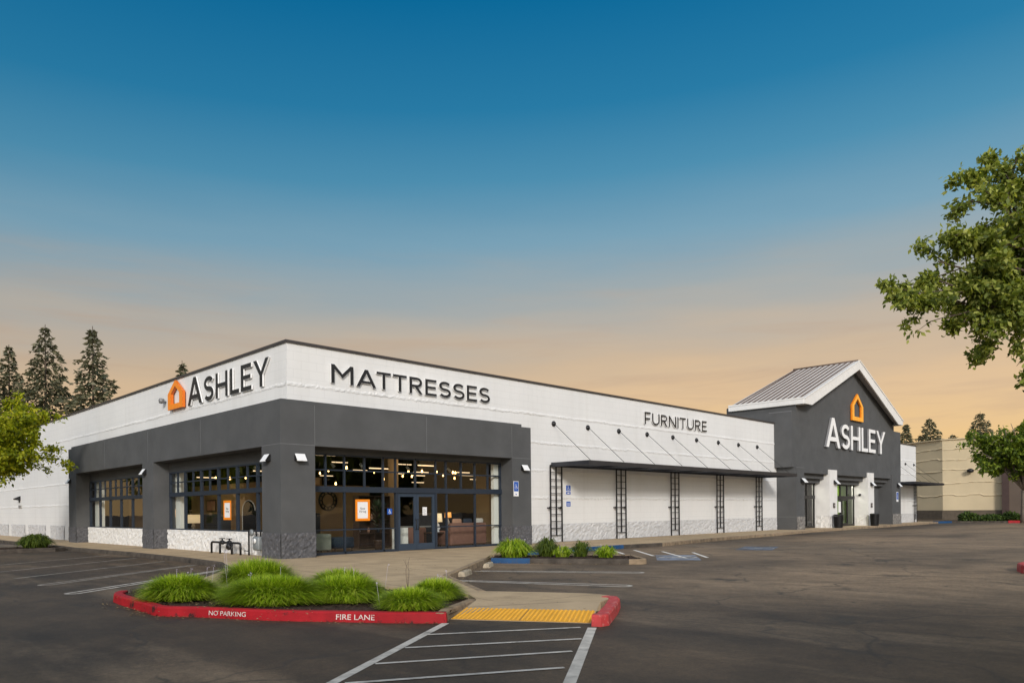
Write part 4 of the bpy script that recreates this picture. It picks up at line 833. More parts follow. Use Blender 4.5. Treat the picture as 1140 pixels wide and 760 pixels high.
# litter bins
lb=thing('litter_bin','black slatted litter bin against the white column left of the green lit doors','litter bin',(0,0,0),'black litter bins outside the gabled entrance')
mb=MB(); mb.lathe([(.36,0),(.40,.04),(.44,.85),(.46,.88)],(0,0,0),20); mb.build('inner_drum',BLACK,lb)
mb=MB()
for i in range(24):
    t=2*PI*i/24; c_,s_=math.cos(t),math.sin(t); mb.add([((r_*c_-q*s_),(r_*s_+q*c_),z) for r_,q,z in ((.42,-.035,.03),(.42,.035,.03),(.50,.035,.93),(.50,-.035,.93),(.44,-.035,.03),(.44,.035,.03),(.52,.035,.93),(.52,-.035,.93))],[(0,3,2,1),(4,5,6,7),(0,4,7,3),(1,2,6,5)])
mb.build('slat_shell',BLACK,lb); mb=MB(); mb.lathe([(.50,.92),(.55,.95),(.55,1.0),(.36,1.05),(.34,1.02),(.40,.94)],(0,0,0),20); mb.build('rim',BLACK,lb)
lb.location=(55.3,21.35,S); lb.scale=(.66,.66,.95)
dup(lb,(62.55,21.3,S),'black slatted litter bin against the white column right of the green lit doors')

# backflow pipework and gas meter
t=thing('backflow_pipework','black water backflow pipes with valves low before the white sill','pipework',(11.9,26.8,S)); x=11.92
PIPE=mat('pipe_black',(.02,.02,.022),.45,.4,.3,8)
mb=MB(); mb.tube([(x,28.1,S),(x,28.1,.50),(x,28.06,.555),(x,28.0,.57),(x,25.75,.57),(x,25.68,.555),(x,25.64,.5),(x,25.64,S)],.04,10); mb.build('main_pipe',PIPE,t)
for y in (27.35,26.35):
    mb=MB(); mb.tube([(x,y,S),(x,y,.55)],.042,10); mb.build('riser',PIPE,t)
for y in (27.15,26.55):
    mb=MB(); mb.tube([(x,y-.14,.57),(x,y-.05,.57),(x,y+.05,.57),(x,y+.14,.57)],[.06,.085,.085,.06],12); mb.tube([(x,y,.6),(x,y,.72)],.03,8); mb.lathe([(.10,0),(.11,.015),(.10,.03)],(x,y,.70),12); mb.build('valve',PIPE,t)
mb=MB(); mb.tube([(x-.02,26.5,.55),(x-.08,26.4,.40)],[.09,.12],12); mb.tube([(x-.12,26.40,.42),(x-.05,26.40,.42)],.11,12); mb.build('check_body',PIPE,t)
t=thing('gas_meter','grey gas meter with pipes beside the dark corner pier','gas meter',(12.0,24.6,S)); x=12.05
mb=MB(); mb.box((x-.14,24.28,.34),(x+.12,24.72,.84),0,.07); mb.build('meter_case',mat('meter_grey',(.22,.24,.25),.5,.2,.15,6),t)
mb=MB(); mb.tube([(x,25.25,S),(x,25.25,.98),(x,25.2,1.03),(x,24.75,1.03),(x,24.68,.98),(x,24.66,.84)],.032,8); mb.tube([(x,24.35,.84),(x,24.35,1.0),(x,24.3,1.04),(x,23.9,1.04),(x,23.85,1.0),(x,23.85,S)],.032,8); mb.tube([(x,25.25,.3),(x,25.6,.3)],.02,6); mb.build('supply_pipe',PIPE,t)
mb=MB(); mb.lathe([(.05,0),(.12,.02),(.12,.07),(.05,.09)],(0,0,0),14); mb.v=[(x-.02-c_,24.9+a_,.96+b_) for a_,b_,c_ in mb.v]; mb.build('regulator',mat('meter_grey',(.22,.24,.25)),t)
mb=MB(); mb.lathe([(.09,0),(.09,.03)],(0,0,0),14); mb.v=[(x-.14-c_,24.5+a_,.68+b_) for a_,b_,c_ in mb.v]; mb.build('dial',SIGNWHITE,t)

# ------------------------------------------------------------------ furniture seen through the glass
BROWN=mat('brown_upholstery',(.17,.082,.058),.8,0,.1,6,.3,60); DKUP=mat('dark_upholstery',(.016,.019,.024),.8,0,.2,6); GREYUP=mat('grey_upholstery',(.20,.21,.17),.85,0,.1,6); WOOD=mat('dark_wood',(.05,.028,.018),.5,0,.3,6)
SHADE=mat_emit('lamp_shade_lit',(1.,.74,.42),.55); SHADEDIM=mat_emit('lamp_shade_warm',(1.,.62,.32),.3); BULB=mat_emit('warm_bulb',(1.,.55,.18),9); STRIPM=mat_emit('strip_light',(1.,.70,.40),1.6)
def sofa(label,x0,x1,y0,y1,h,m_,back='-y',group=None,cush=None,arm=.24):
    t=thing('sofa',label,'sofa',((x0+x1)/2,(y0+y1)/2,S+.004)); z=S+.004
    mb=MB(); mb.box((x0+.03,y0+.05,z+.08),(x1-.03,y1,z+.42),0,.05); mb.build('seat_base',m_,t)
    n=max(1,round((x1-x0-.4)/.75)); wd=(x1-x0-2*arm)/n
    for i in range(n): 
        mb=MB(); mb.box((x0+arm+i*wd+.01,y0+.25,z+.40),(x0+arm+(i+1)*wd-.01,y1+.02,z+.56),0,.05); mb.build('seat_cushion',m_,t)
    mb=MB(); yb=(y0,y0+.26); mb.box((x0+.02,yb[0],z+.08),(x1-.02,yb[1],z+h-.02),0,.07); mb.build('backrest',m_,t)
    for xa in (x0,x1-arm): mb=MB(); mb.box((xa,y0+.02,z+.06),(xa+arm,y1,z+.68),0,.07); mb.build('armrest',m_,t)
    for xa in (x0+.1,x1-.1):
        for ya in (y0+.12,y1-.1): mb=MB(); mb.box((xa-.03,ya-.03,z),(xa+.03,ya+.03,z+.09)); mb.build('leg',WOOD,t)
    for k_,(cx_,cm) in enumerate(cush or []):
        mb=MB(); mb.box((cx_-.24,y0+.2,z+h-.30),(cx_+.24,y0+.36,z+h+.16),0,.07); tag(mb.build('throw_cushion',cm),('%s throw cushion on the brown sofa'%('pale tan' if k_==0 else 'dark blue' if k_==1 else 'round pale')),'cushion')
    return t
TANC=mat('tan_cushion',(.36,.20,.13),.85,0,.1); BLC=mat('navy_cushion',(.012,.022,.038),.85,0,.1); PALC=mat('pale_cushion',(.45,.42,.38),.85,0,.1)
sofa('brown sofa with its back against the right front window',19.95,22.0,23.45,24.4,1.02,BROWN,cush=[(20.5,TANC),(21.1,BLC),(21.75,PALC)])
sofa('brown armchair seen through the right entrance door',18.4,19.6,24.6,25.5,.85,BROWN)
sofa('dark grey recliner sofa in the left front window',13.1,15.0,25.3,26.3,1.5,DKUP)
sofa('black lounge sofa in front of the dark rear display',20.5,23.2,26.4,27.3,1.45,DKUP)
def ottoman(label,x0,x1,y0,y1,h,m_):
    t=thing('ottoman',label,'ottoman',((x0+x1)/2,(y0+y1)/2,S+.004)); z=S+.004; mb=MB(); mb.box((x0,y0,z+.12),(x1,y1,z+h),0,.06); mb.build('cushion',m_,t)
    for xa in (x0+.08,x1-.08):
        for ya in (y0+.08,y1-.08): mb=MB(); mb.tube([(xa,ya,z),(xa,ya,z+.13)],[.02,.03],8); mb.build('leg',WOOD,t)
ottoman('grey upholstered ottoman low in the left front window',13.45,14.35,23.5,24.2,.72,GREYUP)
ottoman('navy round ended ottoman beneath the orange bordered poster',15.0,15.9,24.4,25.1,.55,BLC)
def table_lamp(label,x,y,z,sr,sh,hh,m_,base=None):
    t=thing('table_lamp',label,'lamp',(x,y,z)); mb=MB(); mb.lathe([(.09,0),(.10,.02),(.05,.05),(.11,hh*.35),(.06,hh*.7),(.02,hh*.8),(.02,hh)],(x,y,z),14); mb.build('lamp_base',base or PALC,t)
    mb=MB(); mb.lathe([(sr,0),(sr*.86,sh)],(x,y,z+hh-.04),20); mb.build('lamp_shade',m_,t); return t
def side_table(label,x0,x1,y0,y1,h,m_=None):
    t=thing('side_table',label,'table',((x0+x1)/2,(y0+y1)/2,S+.004)); m_=m_ or WOOD; z=S+.004; mb=MB(); mb.box((x0,y0,z+h-.05),(x1,y1,z+h),0,.01); mb.build('table_top',m_,t)
    for xa in (x0+.04,x1-.04):
        for ya in (y0+.04,y1-.04): mb=MB(); mb.box((xa-.025,ya-.025,z),(xa+.025,ya+.025,z+h-.05)); mb.build('leg',m_,t)
side_table('dark side table under the lit lamp right of the doors',19.4,20.2,23.9,24.6,.62); table_lamp('lit table lamp on the side table right of the entrance doors',19.85,24.2,S+.63,.2,.36,.46,SHADE,SIGNWHITE)
side_table('long dark sideboard table behind the left side window',14.6,15.4,36.2,38.6,.72); table_lamp('wide lit table lamp in the left side window',15.0,37.5,S+.73,.62,.42,.34,SHADE)
side_table('dark lamp table at the tan wall behind the side window',17.2,18.0,46.2,47.2,.8); table_lamp('warm lit table lamp near the white jamb of the side window',17.6,46.8,S+.81,.42,.42,.62,SHADEDIM)
side_table('dark console table behind the far left window',15.3,15.9,40.4,42.2,.75); table_lamp('warm tall table lamp in the far left window',15.6,41.0,S+.76,.25,.35,.6,SHADEDIM)
side_table('small dark table beyond the brown sofa by the right jamb',21.6,22.2,25.2,25.8,.62); table_lamp('small amber lamp beyond the brown sofa',21.6,25.6,S+.63,.16,.24,.62,mat_emit('amber_shade',(1.,.42,.10),.8))
t=thing('display_cabinet','white cabinet seen through the left entrance door','cabinet',(17.7,23.8,S+.004)); mb=MB(); mb.box((17.35,23.6,S+.02),(17.85,24.0,1.02),0,.01); mb.build('carcass',INWHITE,t); mb=MB(); mb.box((17.37,23.585,.2),(17.595,23.6,.98)); mb.box((17.605,23.585,.2),(17.83,23.6,.98)); mb.build('cabinet_door',INWHITE,t)
t=thing('wall_unit','tall dark bookcase in the middle of the front window','bookcase',(17.8,26.2,S+.004)); mb=MB(); mb.box((16.9,26.0,S+.004),(18.4,26.05,2.3)); 
for z in (.2,.75,1.3,1.8,2.28): mb.box((16.9,25.6,z),(18.4,26.0,z+.04))
for xx in (16.88,17.65,18.4): mb.box((xx,25.6,S+.004),(xx+.04,26.0,2.32))
mb.build('shelf_frame',WOOD,t)
for i in range(9):
    xx=17.0+.16*i; z=(.79,1.34,1.84)[i%3]; v=thing('vase',('tiny %s vase on the dark bookcase, shelf %s'%(('white','tan','blue')[i//3],('low','middle','high')[i%3])),'vase',(xx,25.8,z)); mb=MB(); mb.lathe([(.04,0),(.07,.08),(.03,.18),(.04,.22)],(xx,25.8,z),10); mb.build('vase_body',(SIGNWHITE,TANC,BLC)[i//3],v)
t=thing('wall_clock','round black openwork clock on the tan wall behind the left front window','clock',(18.1,29.95,2.1)); mb=MB()
mb.tube([(18.1+.45*math.cos(a_),29.95,2.2+.45*math.sin(a_)) for a_ in [2*PI*i/24 for i in range(25)]],.04,6); mb.build('clock_rim',BLACK,t); mb=MB(); mb.tube([(18.1+.3*math.cos(a_),29.95,2.2+.3*math.sin(a_)) for a_ in [2*PI*i/24 for i in range(25)]],.025,6)
for i in range(12): a_=2*PI*i/12; mb.tube([(18.1+.3*math.cos(a_),29.95,2.2+.3*math.sin(a_)),(18.1+.44*math.cos(a_),29.95,2.2+.44*math.sin(a_))],.03,5)
mb.build('clock_numeral',BLACK,t)
t=thing('floor_mirror','black arched mirror standing behind the left side window','mirror',(14.5,30.3,S+.004)); pts=[(29.75,S+.01),(30.95,S+.01),(30.95,1.75)]+[(30.35+.6*math.cos(a_),1.75+.45*math.sin(a_)) for a_ in [PI*i/10 for i in range(1,10)]]+[(29.75,1.75)]
mb=MB(); mb.prism(pts,0,.03,0,lambda x,y,z:(14.5+z,x,y)); mb.build('mirror_glass',mat('black_mirror',(.008,.008,.009),.9,0,.1,3,0,40,.1),t); mb=MB(); mb.tube([(14.49,p[0],p[1]) for p in pts],.025,6); mb.build('mirror_frame',PALC,t)
t=thing('dark_chest','black chest of drawers in the left side window','chest',(14.6,33.9,S+.004)); mb=MB(); mb.box((14.3,33.0,S+.004),(14.9,34.8,1.62),0,.02); mb.build('carcass',DKUP,t)
for z in (.3,.72,1.14): mb=MB(); mb.box((14.285,33.1,z),(14.3,34.7,z+.36)); mb.build('drawer',BLACK,t)
t=thing('framed_picture','framed picture on the tan wall behind the left side window','picture',(18.28,43,1.9)); mb=MB(); mb.box((18.26,42.4,1.75),(18.299,43.7,2.45)); mb.build('picture_frame',WOOD,t); mb=MB(); mb.box((18.25,42.5,1.83),(18.26,43.6,2.37)); mb.build('canvas',TANC,t)
for y,x,l in ((24.5,17.05,'dark leafy indoor plant left of the entrance doors'),(39.2,14.2,'dark bushy indoor plant in the far left window')):
    t=thing('potted_plant',l,'plant',(x,y,S+.004)); mb=MB(); mb.lathe([(.14,0),(.2,.35),(.21,.38)],(x,y,S+.004),12); mb.build('pot',WOOD,t); mb=MB(); rg=random.Random(int(y))
    for i in range(70):
        a_=rg.random()*2*PI; h=rg.uniform(.7,2.1); r_=rg.uniform(.15,.55); p=Vector((x+r_*.3*math.cos(a_),y+r_*.3*math.sin(a_),S+.3+h*.7)); q=Vector((x+r_*math.cos(a_),y+r_*math.sin(a_),S+h*.9+.2)); wv=Vector((-math.sin(a_),math.cos(a_),0))*.05; mb.add([p,(p+q)/2+wv,q,(p+q)/2-wv],[(0,1,2,3)])
    mb.build('foliage',mat('indoor_leaf',(.02,.035,.014)),t)
# ceiling strips and pendant bulbs
k_=0
strips=[(14.2,25.6),(16.0,26.6),(17.6,25.2),(19.2,28.4),(21.0,26.4),(22.6,28.8),(15.2,29.0),(24.5,27.6),(20.4,32.6),(26.4,30.0),(18.2,34.5),(23.2,35),(15.2,36.4),(15.4,41.8),(19.5,36.5),(22,39),(25,41.5),(28,36),(29.5,40),(26.5,34),(30.5,33.5),(21.5,43),(31.5,45),(24.0,32),(28.2,29),(32,30),(14.6,33.6),(14.8,29.6)]
sl_=thing('strip_lamp','slim warm strip lamp under the dark store ceiling','ceiling lamp',(0,0,0),'warm strip lamps on the store ceiling')
mb=MB(); mb.box((-.45,-.03,0),(.45,.03,.04)); mb.build('tube',STRIPM,sl_); mb=MB(); mb.box((-.48,-.05,.04),(.48,.05,.09)); mb.tube([(-.4,0,.09),(-.4,0,1.0)],.008,5); mb.tube([(.4,0,.09),(.4,0,1.0)],.008,5); mb.build('fitting',BLACK,sl_)
zs=[3.55,3.95,3.4,4.15,3.7]
for i,(x,y) in enumerate(strips):
    o=sl_ if i==0 else dup(sl_,(0,0,0),sl_['label']); o.location=(x,y,zs[i%5])
pb=thing('pendant_bulb','small glowing amber bulb hanging inside the dark store','pendant lamp',(0,0,0),'amber pendant bulbs inside the store')
mb=MB(); mb.lathe([(.012,-.05),(.04,-.015),(.034,.04),(.015,.09)],(0,0,0),12); mb.build('bulb',BULB,pb); mb=MB(); mb.tube([(0,0,.09),(0,0,1.2)],.006,5); mb.tube([(0,0,.08),(0,0,.15)],.025,8); mb.build('cord',BLACK,pb)
for i,(x,y,z) in enumerate([(16.2,25.4,3.4),(17.4,24.6,2.95),(19.1,25.2,3.35),(20.3,25.8,3.4),(21.4,25.0,3.35),(22.4,26,3.4),(17.0,27.5,2.85),(15.0,27.0,3.35),(13.9,26.2,3.45),(14.6,42.6,3.15),(14.4,41.0,3.2),(14.4,39.6,3.25),(14.5,38.2,3.3),(14.6,26.6,3.3),(19.5,33,3.6),(21.5,35.5,3.9),(23.5,31.5,3.5),(25.5,37,4.0),(27.5,33,3.7),(22.8,29.8,3.4),(29.5,36,4.1),(18.6,37,3.9),(14.6,32.4,3.2),(14.9,34.6,3.3),(14.3,30.2,3.15),(24.5,28.5,3.3)]):
    o=pb if i==0 else dup(pb,(0,0,0),pb['label']); o.location=(x,y,z)
th=thing('track_spotlight','small black track spotlight below the dark store ceiling','spotlight',(0,0,0),'track spotlights inside the store')
mb=MB(); mb.tube([(0,0,0),(.1,-.05,-.16)],[.05,.06],10); mb.build('spot_head',mat('spot_white',(.5,.5,.48)),th); mb=MB(); mb.tube([(0,0,0),(0,0,.9)],.015,6); mb.build('stem',BLACK,th)
for i,(x,y) in enumerate([(13.4,24.2),(14.9,24.4),(15.9,24.0),(13.6,28),(13.6,29.6),(13.7,26.6),(18.4,24.4),(20.6,24.4)]):
    o=th if i==0 else dup(th,(0,0,0),th['label']); o.location=(x,y,3.5)
for p,en in (((15.0,26.5,4.3),28),((20.5,26.0,4.2),40),((15.5,32.5,4.3),60),((15.5,40.5,4.3),60),((62.5,24.0,3.6),170),((54,24,3.5),50)):
    l_=bpy.data.lights.new('store_fill_light','AREA'); l_.energy=en; l_.size=1.5; l_.color=(1,.74,.45) if p[0]<50 else (1,.95,.8); lo=bpy.data.objects.new('store_fill_light',l_); COL.objects.link(lo); lo.location=p  # the lamp by the green panel is unseen, added to brighten it

# ------------------------------------------------------------------ plants
def blades(name,label,cat,c,rx,ry,h,n,m_,seed,group=None,ang=0.,wd=.010,flowers=0,droop=.55,lean=1.0,fl_col=None,part='foliage',dome=False):
    """a clump of arching strap leaves rooted over an ellipse; every leaf three tapering pieces"""
    r_=np.random.default_rng(seed); t=thing(name,label,cat,c,group)
    rr=np.sqrt(r_.random(n))*.86; th=r_.random(n)*2*PI; ca,sa=math.cos(ang),math.sin(ang)
    ex,ey=rr*np.cos(th),rr*np.sin(th); bx=ex*rx*.72; by=ey*ry*.72
    base=np.stack([c[0]+bx*ca-by*sa,c[1]+bx*sa+by*ca,np.full(n,c[2])],1)
    # outward heading with scatter
    if dome:                                # fountain of fine leaves whose tips end on a rounded mound
        tht=r_.random(n)*2*PI; sf=r_.random(n)**.75; cf=np.sqrt(1-sf**2); l=r_.uniform(.66,1.0,n)+r_.normal(0,.035,n)
        lump=1+.07*np.sin(3*tht+seed)*cf+.05*np.sin(7*tht+seed*2)
        tx=np.cos(tht)*rx*cf*l*lump; ty=np.sin(tht)*ry*cf*l*lump; tz=h*(.06+.94*sf)*l
        base=np.stack([c[0]+tx*.0+(ex*rx*.42)*ca-(ey*ry*.42)*sa,c[1]+(ex*rx*.42)*sa+(ey*ry*.42)*ca,np.full(n,c[2])],1)
        tip=np.stack([c[0]+tx*ca-ty*sa,c[1]+tx*sa+ty*ca,c[2]+tz],1); dv=tip-base; hl=np.sqrt(dv[:,0]**2+dv[:,1]**2)+1e-6
        wv=np.stack([-dv[:,1]/hl,dv[:,0]/hl,np.zeros(n)],1)*(wd*r_.uniform(.7,1.3,n))[:,None]; arch=h*r_.uniform(.10,.34,n)*cf
        P=[]
        for s_,wf in ((0,.7),(.4,1.),(.75,.85),(1.,.15)):
            p=base+dv*s_; p[:,2]+=arch*4*s_*(1-s_)*(1.15-.3*s_); P+=[p-wv*wf,p+wv*wf]
    else:
        hd=np.arctan2(ey*ry,ex*rx)+ang+r_.normal(0,1.0,n); out=np.stack([np.cos(hd),np.sin(hd),np.zeros(n)],1)
        lump=.93+.07*np.sin(bx*6+seed)*np.cos(by*5+seed*2)+r_.normal(0,.05,n)
        tall=np.clip(1-rr**3.2,0,1)*r_.uniform(.70,1.03,n)+.10; hh=h*tall*lump*r_.uniform(.85,1.1,n); sp=h*lean*(.30+.55*rr**1.5)*r_.uniform(.5,1.3,n)
        wv=np.stack([-np.sin(hd),np.cos(hd),np.zeros(n)],1)*(wd*r_.uniform(.7,1.3,n))[:,None]
        P=[]
        for s_,zf,of,wf in ((0,0,0,.7),(.4,.66,.18,1.),(.75,1.,.58,.8),(1.,.93-droop*.25,1.0,.12)):
            p=base+out*(sp*of)[:,None]; p[:,2]+=hh*zf
            if s_==1.: p[:,2]=np.maximum(p[:,2]-h*droop*.55*r_.uniform(.1,1.2,n)*rr**1.5,c[2]-.01)
            P+= [p-wv*wf,p+wv*wf]
    V=np.stack(P,1).reshape(-1,3); k=np.arange(n)*8
    Q=np.concatenate([np.stack([k+a_,k+a_+1,k+a_+3,k+a_+2],1) for a_ in (0,2,4)])
    npmesh(part,V,Q,m_,t)
    if flowers:
        mb=MB(); rg=random.Random(seed)
        for i in range(flowers):
            a_=rg.random()*2*PI; q=rg.random()*.9; x=c[0]+math.cos(a_)*rx*q; y=c[1]+math.sin(a_)*ry*q; z=c[2]+h*rg.uniform(.9,1.2)
            mb.tube([(x*.9+c[0]*.1,y*.9+c[1]*.1,c[2]+.05),(x,y,z)],.002,4)
            for j in range(4): b_=rg.random()*2*PI; e_=.022; p=Vector((x+rg.uniform(-.02,.02),y+rg.uniform(-.02,.02),z+rg.uniform(-.03,.03))); d=Vector((math.cos(b_),math.sin(b_),rg.uniform(-.3,.6)))*e_; s2=Vector((-math.sin(b_),math.cos(b_),.2))*e_*.6; mb.add([p,p+d+s2,p+d*1.6,p+d-s2],[(0,1,2,3)])
        mb.build('flower',fl_col or mat('pale_lilac',(.55,.48,.56),.7),t)
    return t
GR=mat_leaf('grass_leaf',[(.060,.125,.005),(.17,.29,.008),(.32,.48,.016),(.46,.60,.035),(.60,.66,.12)],.40,.55)
GRD=mat_leaf('dark_strap_leaf',[(.04,.07,.012),(.09,.14,.018),(.17,.22,.03)],.28)
CL='bright green strap leaf clumps in the red kerbed island'
for i,(l,c,rx,ry,h,n,fl) in enumerate((
 ('bright green grassy clump at the left tip of the red kerbed island',(5.15,13.45,.11),.95,.70,.51,10500,5),
 ('large grassy clump above the words NO PARKING on the red kerb',(5.98,11.66,.11),1.16,.80,.54,15000,2),
 ('grassy clump standing tallest behind the others near the gas pipes',(6.75,13.75,.11),1.1,.68,.70,11000,3),
 ('wide grassy clump above the words FIRE LANE on the red kerb',(6.95,10.95,.11),.90,.68,.52,11000,1),
 ('grassy clump at the back of the island towards the glass corner',(7.85,12.55,.11),.88,.52,.49,5500,2),
 ('compact grassy clump at the right front corner of the red kerbed island',(7.05,9.30,.11),.68,.52,.39,7500,1),
 ('round grassy clump beside the ramp at the right rear of the island',(8.12,9.95,.11),.60,.50,.43,5500,3))):
    blades('grass_clump',l,'shrub',c,rx,ry,h,n,GR,20+i,CL,rad(-52),.0055,fl,dome=True)
DP='low plants along the blue kerbed planter'
for i,(l,c,r_,h,n,m_,fl) in enumerate((
 ('largest yellow green grassy plant nearest the portal in the second planter',(17.25,17.1,.13),.66,.56,1500,GR,16),
 ('dark round leafy plant second from the left in the second planter',(18.0,16.35,.13),.34,.56,500,GRD,2),
 ('small yellowish plant in the middle of the second planter',(18.1,15.75,.13),.34,.36,300,GR,3),
 ('thin spiky upright plant in the second planter',(18.55,15.35,.13),.30,.50,170,GRD,0),
 ('olive tufted plant right of the spiky one in the second planter',(18.75,14.5,.13),.36,.40,300,GR,1))):
    blades('planter_plant',l,'plant',c,r_,r_,h,n,m_,60+i,DP,0,.014,fl,lean=1.1)
blades('grass_clump','dark green clump alone in the far left planter by the wall','shrub',(8.7,39.9,.13),.75,.75,.62,1500,GRD,77,None,0,.02)
# dry seed stalks standing in the island
for k_,(x,y) in enumerate(((8.75,11.6),)):
    t=thing('dry_stalk',('bare dry seed stalk behind the grassy clumps, %s one'%('taller' if k_==0 else 'shorter')),'stalk',(x,y,.12)); mb=MB(); rg=random.Random(k_)
    for i in range(4): mb.tube([(x,y,.12),(x+rg.uniform(-.05,.05),y+rg.uniform(-.05,.05),.5),(x+rg.uniform(-.12,.12),y+rg.uniform(-.12,.12),.62+.16*rg.random()-.1*k_)],.003,4)
    mb.build('stem',mat('dry_stem',(.10,.07,.05)),t)

def leaf_cloud(name,cent,size,m_,parent,seed,n_dir=None,flat_=.35):
    """one folded-flat leaf of four corners at every point of cent"""
    r_=np.random.default_rng(seed); n=len(cent); d=r_.normal(0,1,(n,3)); d[:,2]-=.45; d/=np.linalg.norm(d,axis=1)[:,None]
    q=r_.normal(0,1,(n,3)); s_=np.cross(d,q); s_/=np.linalg.norm(s_,axis=1)[:,None]; sz=size*r_.uniform(.65,1.25,n); up=np.cross(s_,d)
    L_=d*sz[:,None]; W_=s_*(sz*.27)[:,None]; b_=up*(sz*.08)[:,None]
    V=np.stack([cent,cent+L_*.45+W_+b_,cent+L_,cent+L_*.45-W_+b_],1).reshape(-1,3); k=np.arange(n)*4
    return npmesh(name,V,np.stack([k,k+1,k+2,k+3],1),m_,parent)
def tree(name,label,base,fork,crown_c,crown_r,nlimb,nleaf,size,m_leaf,m_bark,seed,trunk_r,group=None,twigs=9,lean=(0,0),spread=.055,extra=None):
    """trunk, forked limbs that reach into an uneven crown, twigs, and leaves gathered in sprays round the twigs"""
    rg=random.Random(seed); r_=np.random.default_rng(seed); t=thing(name,label,'tree',base,group); b=Vector(base); C=Vector(crown_c); fk=b+Vector((lean[0],lean[1],fork))
    mb=MB(); mb.tube([b-Vector((0,0,.1)),b+Vector((lean[0]*.2,lean[1]*.2,fork*.3)),b+Vector((lean[0]*.55,lean[1]*.55,fork*.65)),fk],[trunk_r*1.35,trunk_r,trunk_r*.9,trunk_r*.8],10); tips=[]
    m2=MB(); targets=list(extra or [])
    while len(targets)<nlimb:
        v=Vector((rg.gauss(0,1),rg.gauss(0,1),rg.gauss(.15,.9))).normalized()*rg.uniform(.5,.86); targets.append(C+Vector((v.x*crown_r[0],v.y*crown_r[1],v.z*crown_r[2])))
    for tg in targets:
        tg=Vector(tg); mid=fk+(tg-fk)*.45+Vector((rg.uniform(-.1,.1),rg.uniform(-.1,.1),.12))*(tg-fk).length; r0=trunk_r*rg.uniform(.34,.5); pts=[]
        for k in range(7):
            u=k/6; p=fk*(1-u)**2+mid*2*u*(1-u)+tg*u*u; p+=Vector((rg.uniform(-1,1),rg.uniform(-1,1),rg.uniform(-1,1)))*.03*(tg-fk).length*(0 if k==0 else 1); pts.append(p)
        m2.tube(pts,[r0*(1-.85*k/6) for k in range(7)],7)
        for k in range(twigs):
            u=rg.uniform(.45,1.); i=min(5,int(u*6)); p=pts[i].lerp(pts[i+1],u*6-i); d=Vector((rg.gauss(0,1),rg.gauss(0,1),rg.gauss(.1,.7))).normalized(); ln=rg.uniform(.16,.42)*min(crown_r); q=p+d*ln+(p-C)*.12; e_=q+Vector((d.x,d.y,d.z-.6))*ln*.4
            m2.tube([p,q,e_],[r0*.16,r0*.09,r0*.04],4,cap=False); tips+= [(p,q),(q,e_)]
    mb.build('trunk',m_bark,t); m2.build('limb',m_bark,t)
    tp=np.array([[*a_,*b_] for a_,b_ in tips]); w_=r_.gamma(1.2,1,len(tp)); ii=r_.choice(len(tp),nleaf,p=w_/w_.sum()); u=r_.random(nleaf)[:,None]
    ct=tp[ii,:3]*(1-u)+tp[ii,3:]*u+r_.normal(0,1,(nleaf,3))*(spread*min(crown_r))
    leaf_cloud('crown',ct,size,m_leaf,t,seed+1); return t
LF1=mat_leaf('broad_leaf',[(.07,.10,.02),(.16,.21,.035),(.27,.32,.055),(.50,.52,.14)],.48)
LF2=mat_leaf('spring_leaf',[(.10,.14,.006),(.22,.27,.008),(.34,.37,.010),(.48,.46,.03)],.48)
LF1H=mat_leaf('hedge_leaf',[(.025,.05,.010),(.05,.09,.015),(.09,.14,.022)],.3)
LF3=mat_leaf('street_leaf',[(.05,.085,.012),(.10,.16,.016),(.17,.24,.02),(.28,.34,.035)],.42)
# trees: right foreground, left, and the one by the neighbouring store
tree('street_tree','large leafy tree overhanging from the right above the red island',(21.9,1.3,.15),4.9,(21.8,1.5,7.9),(3.3,3.3,2.0),40,78000,.14,LF1,BARK,101,.24,None,9,(-.15,.15),.04,extra=[(17.96,4.79,6.41),(18.26,4.84,6.21),(18.26,4.74,6.91),(18.46,4.44,7.61),(18.86,4.24,8.61),(18.26,4.44,5.91),(18.86,4.14,5.81),(18.36,4.34,6.61),(18.56,3.94,7.11),(19.06,4.14,7.51),(19.46,3.64,8.61),(18.86,3.84,8.11),(19.26,4.14,7.11),(18.66,4.64,6.11),(19.5,3.6,8.9),(19.9,3.3,9.2),(19.3,3.6,8.2),(19.6,3.5,7.6)])
tree('street_tree','yellow green tree leaning in at the left edge before the white wall',(7.0,43.0,.1),3.3,(7.9,42.5,5.5),(2.7,2.7,1.95),28,17000,.20,LF2,BARK,102,.14,None,10,(.1,-.1))
tree('street_tree','round green tree with pale trunk behind the hedge at the right edge',(83.9,15.1,.1),3.0,(83.5,15.5,8.0),(4.6,4.6,2.7),28,16000,.36,LF3,BARKPALE,103,.30,None,9)

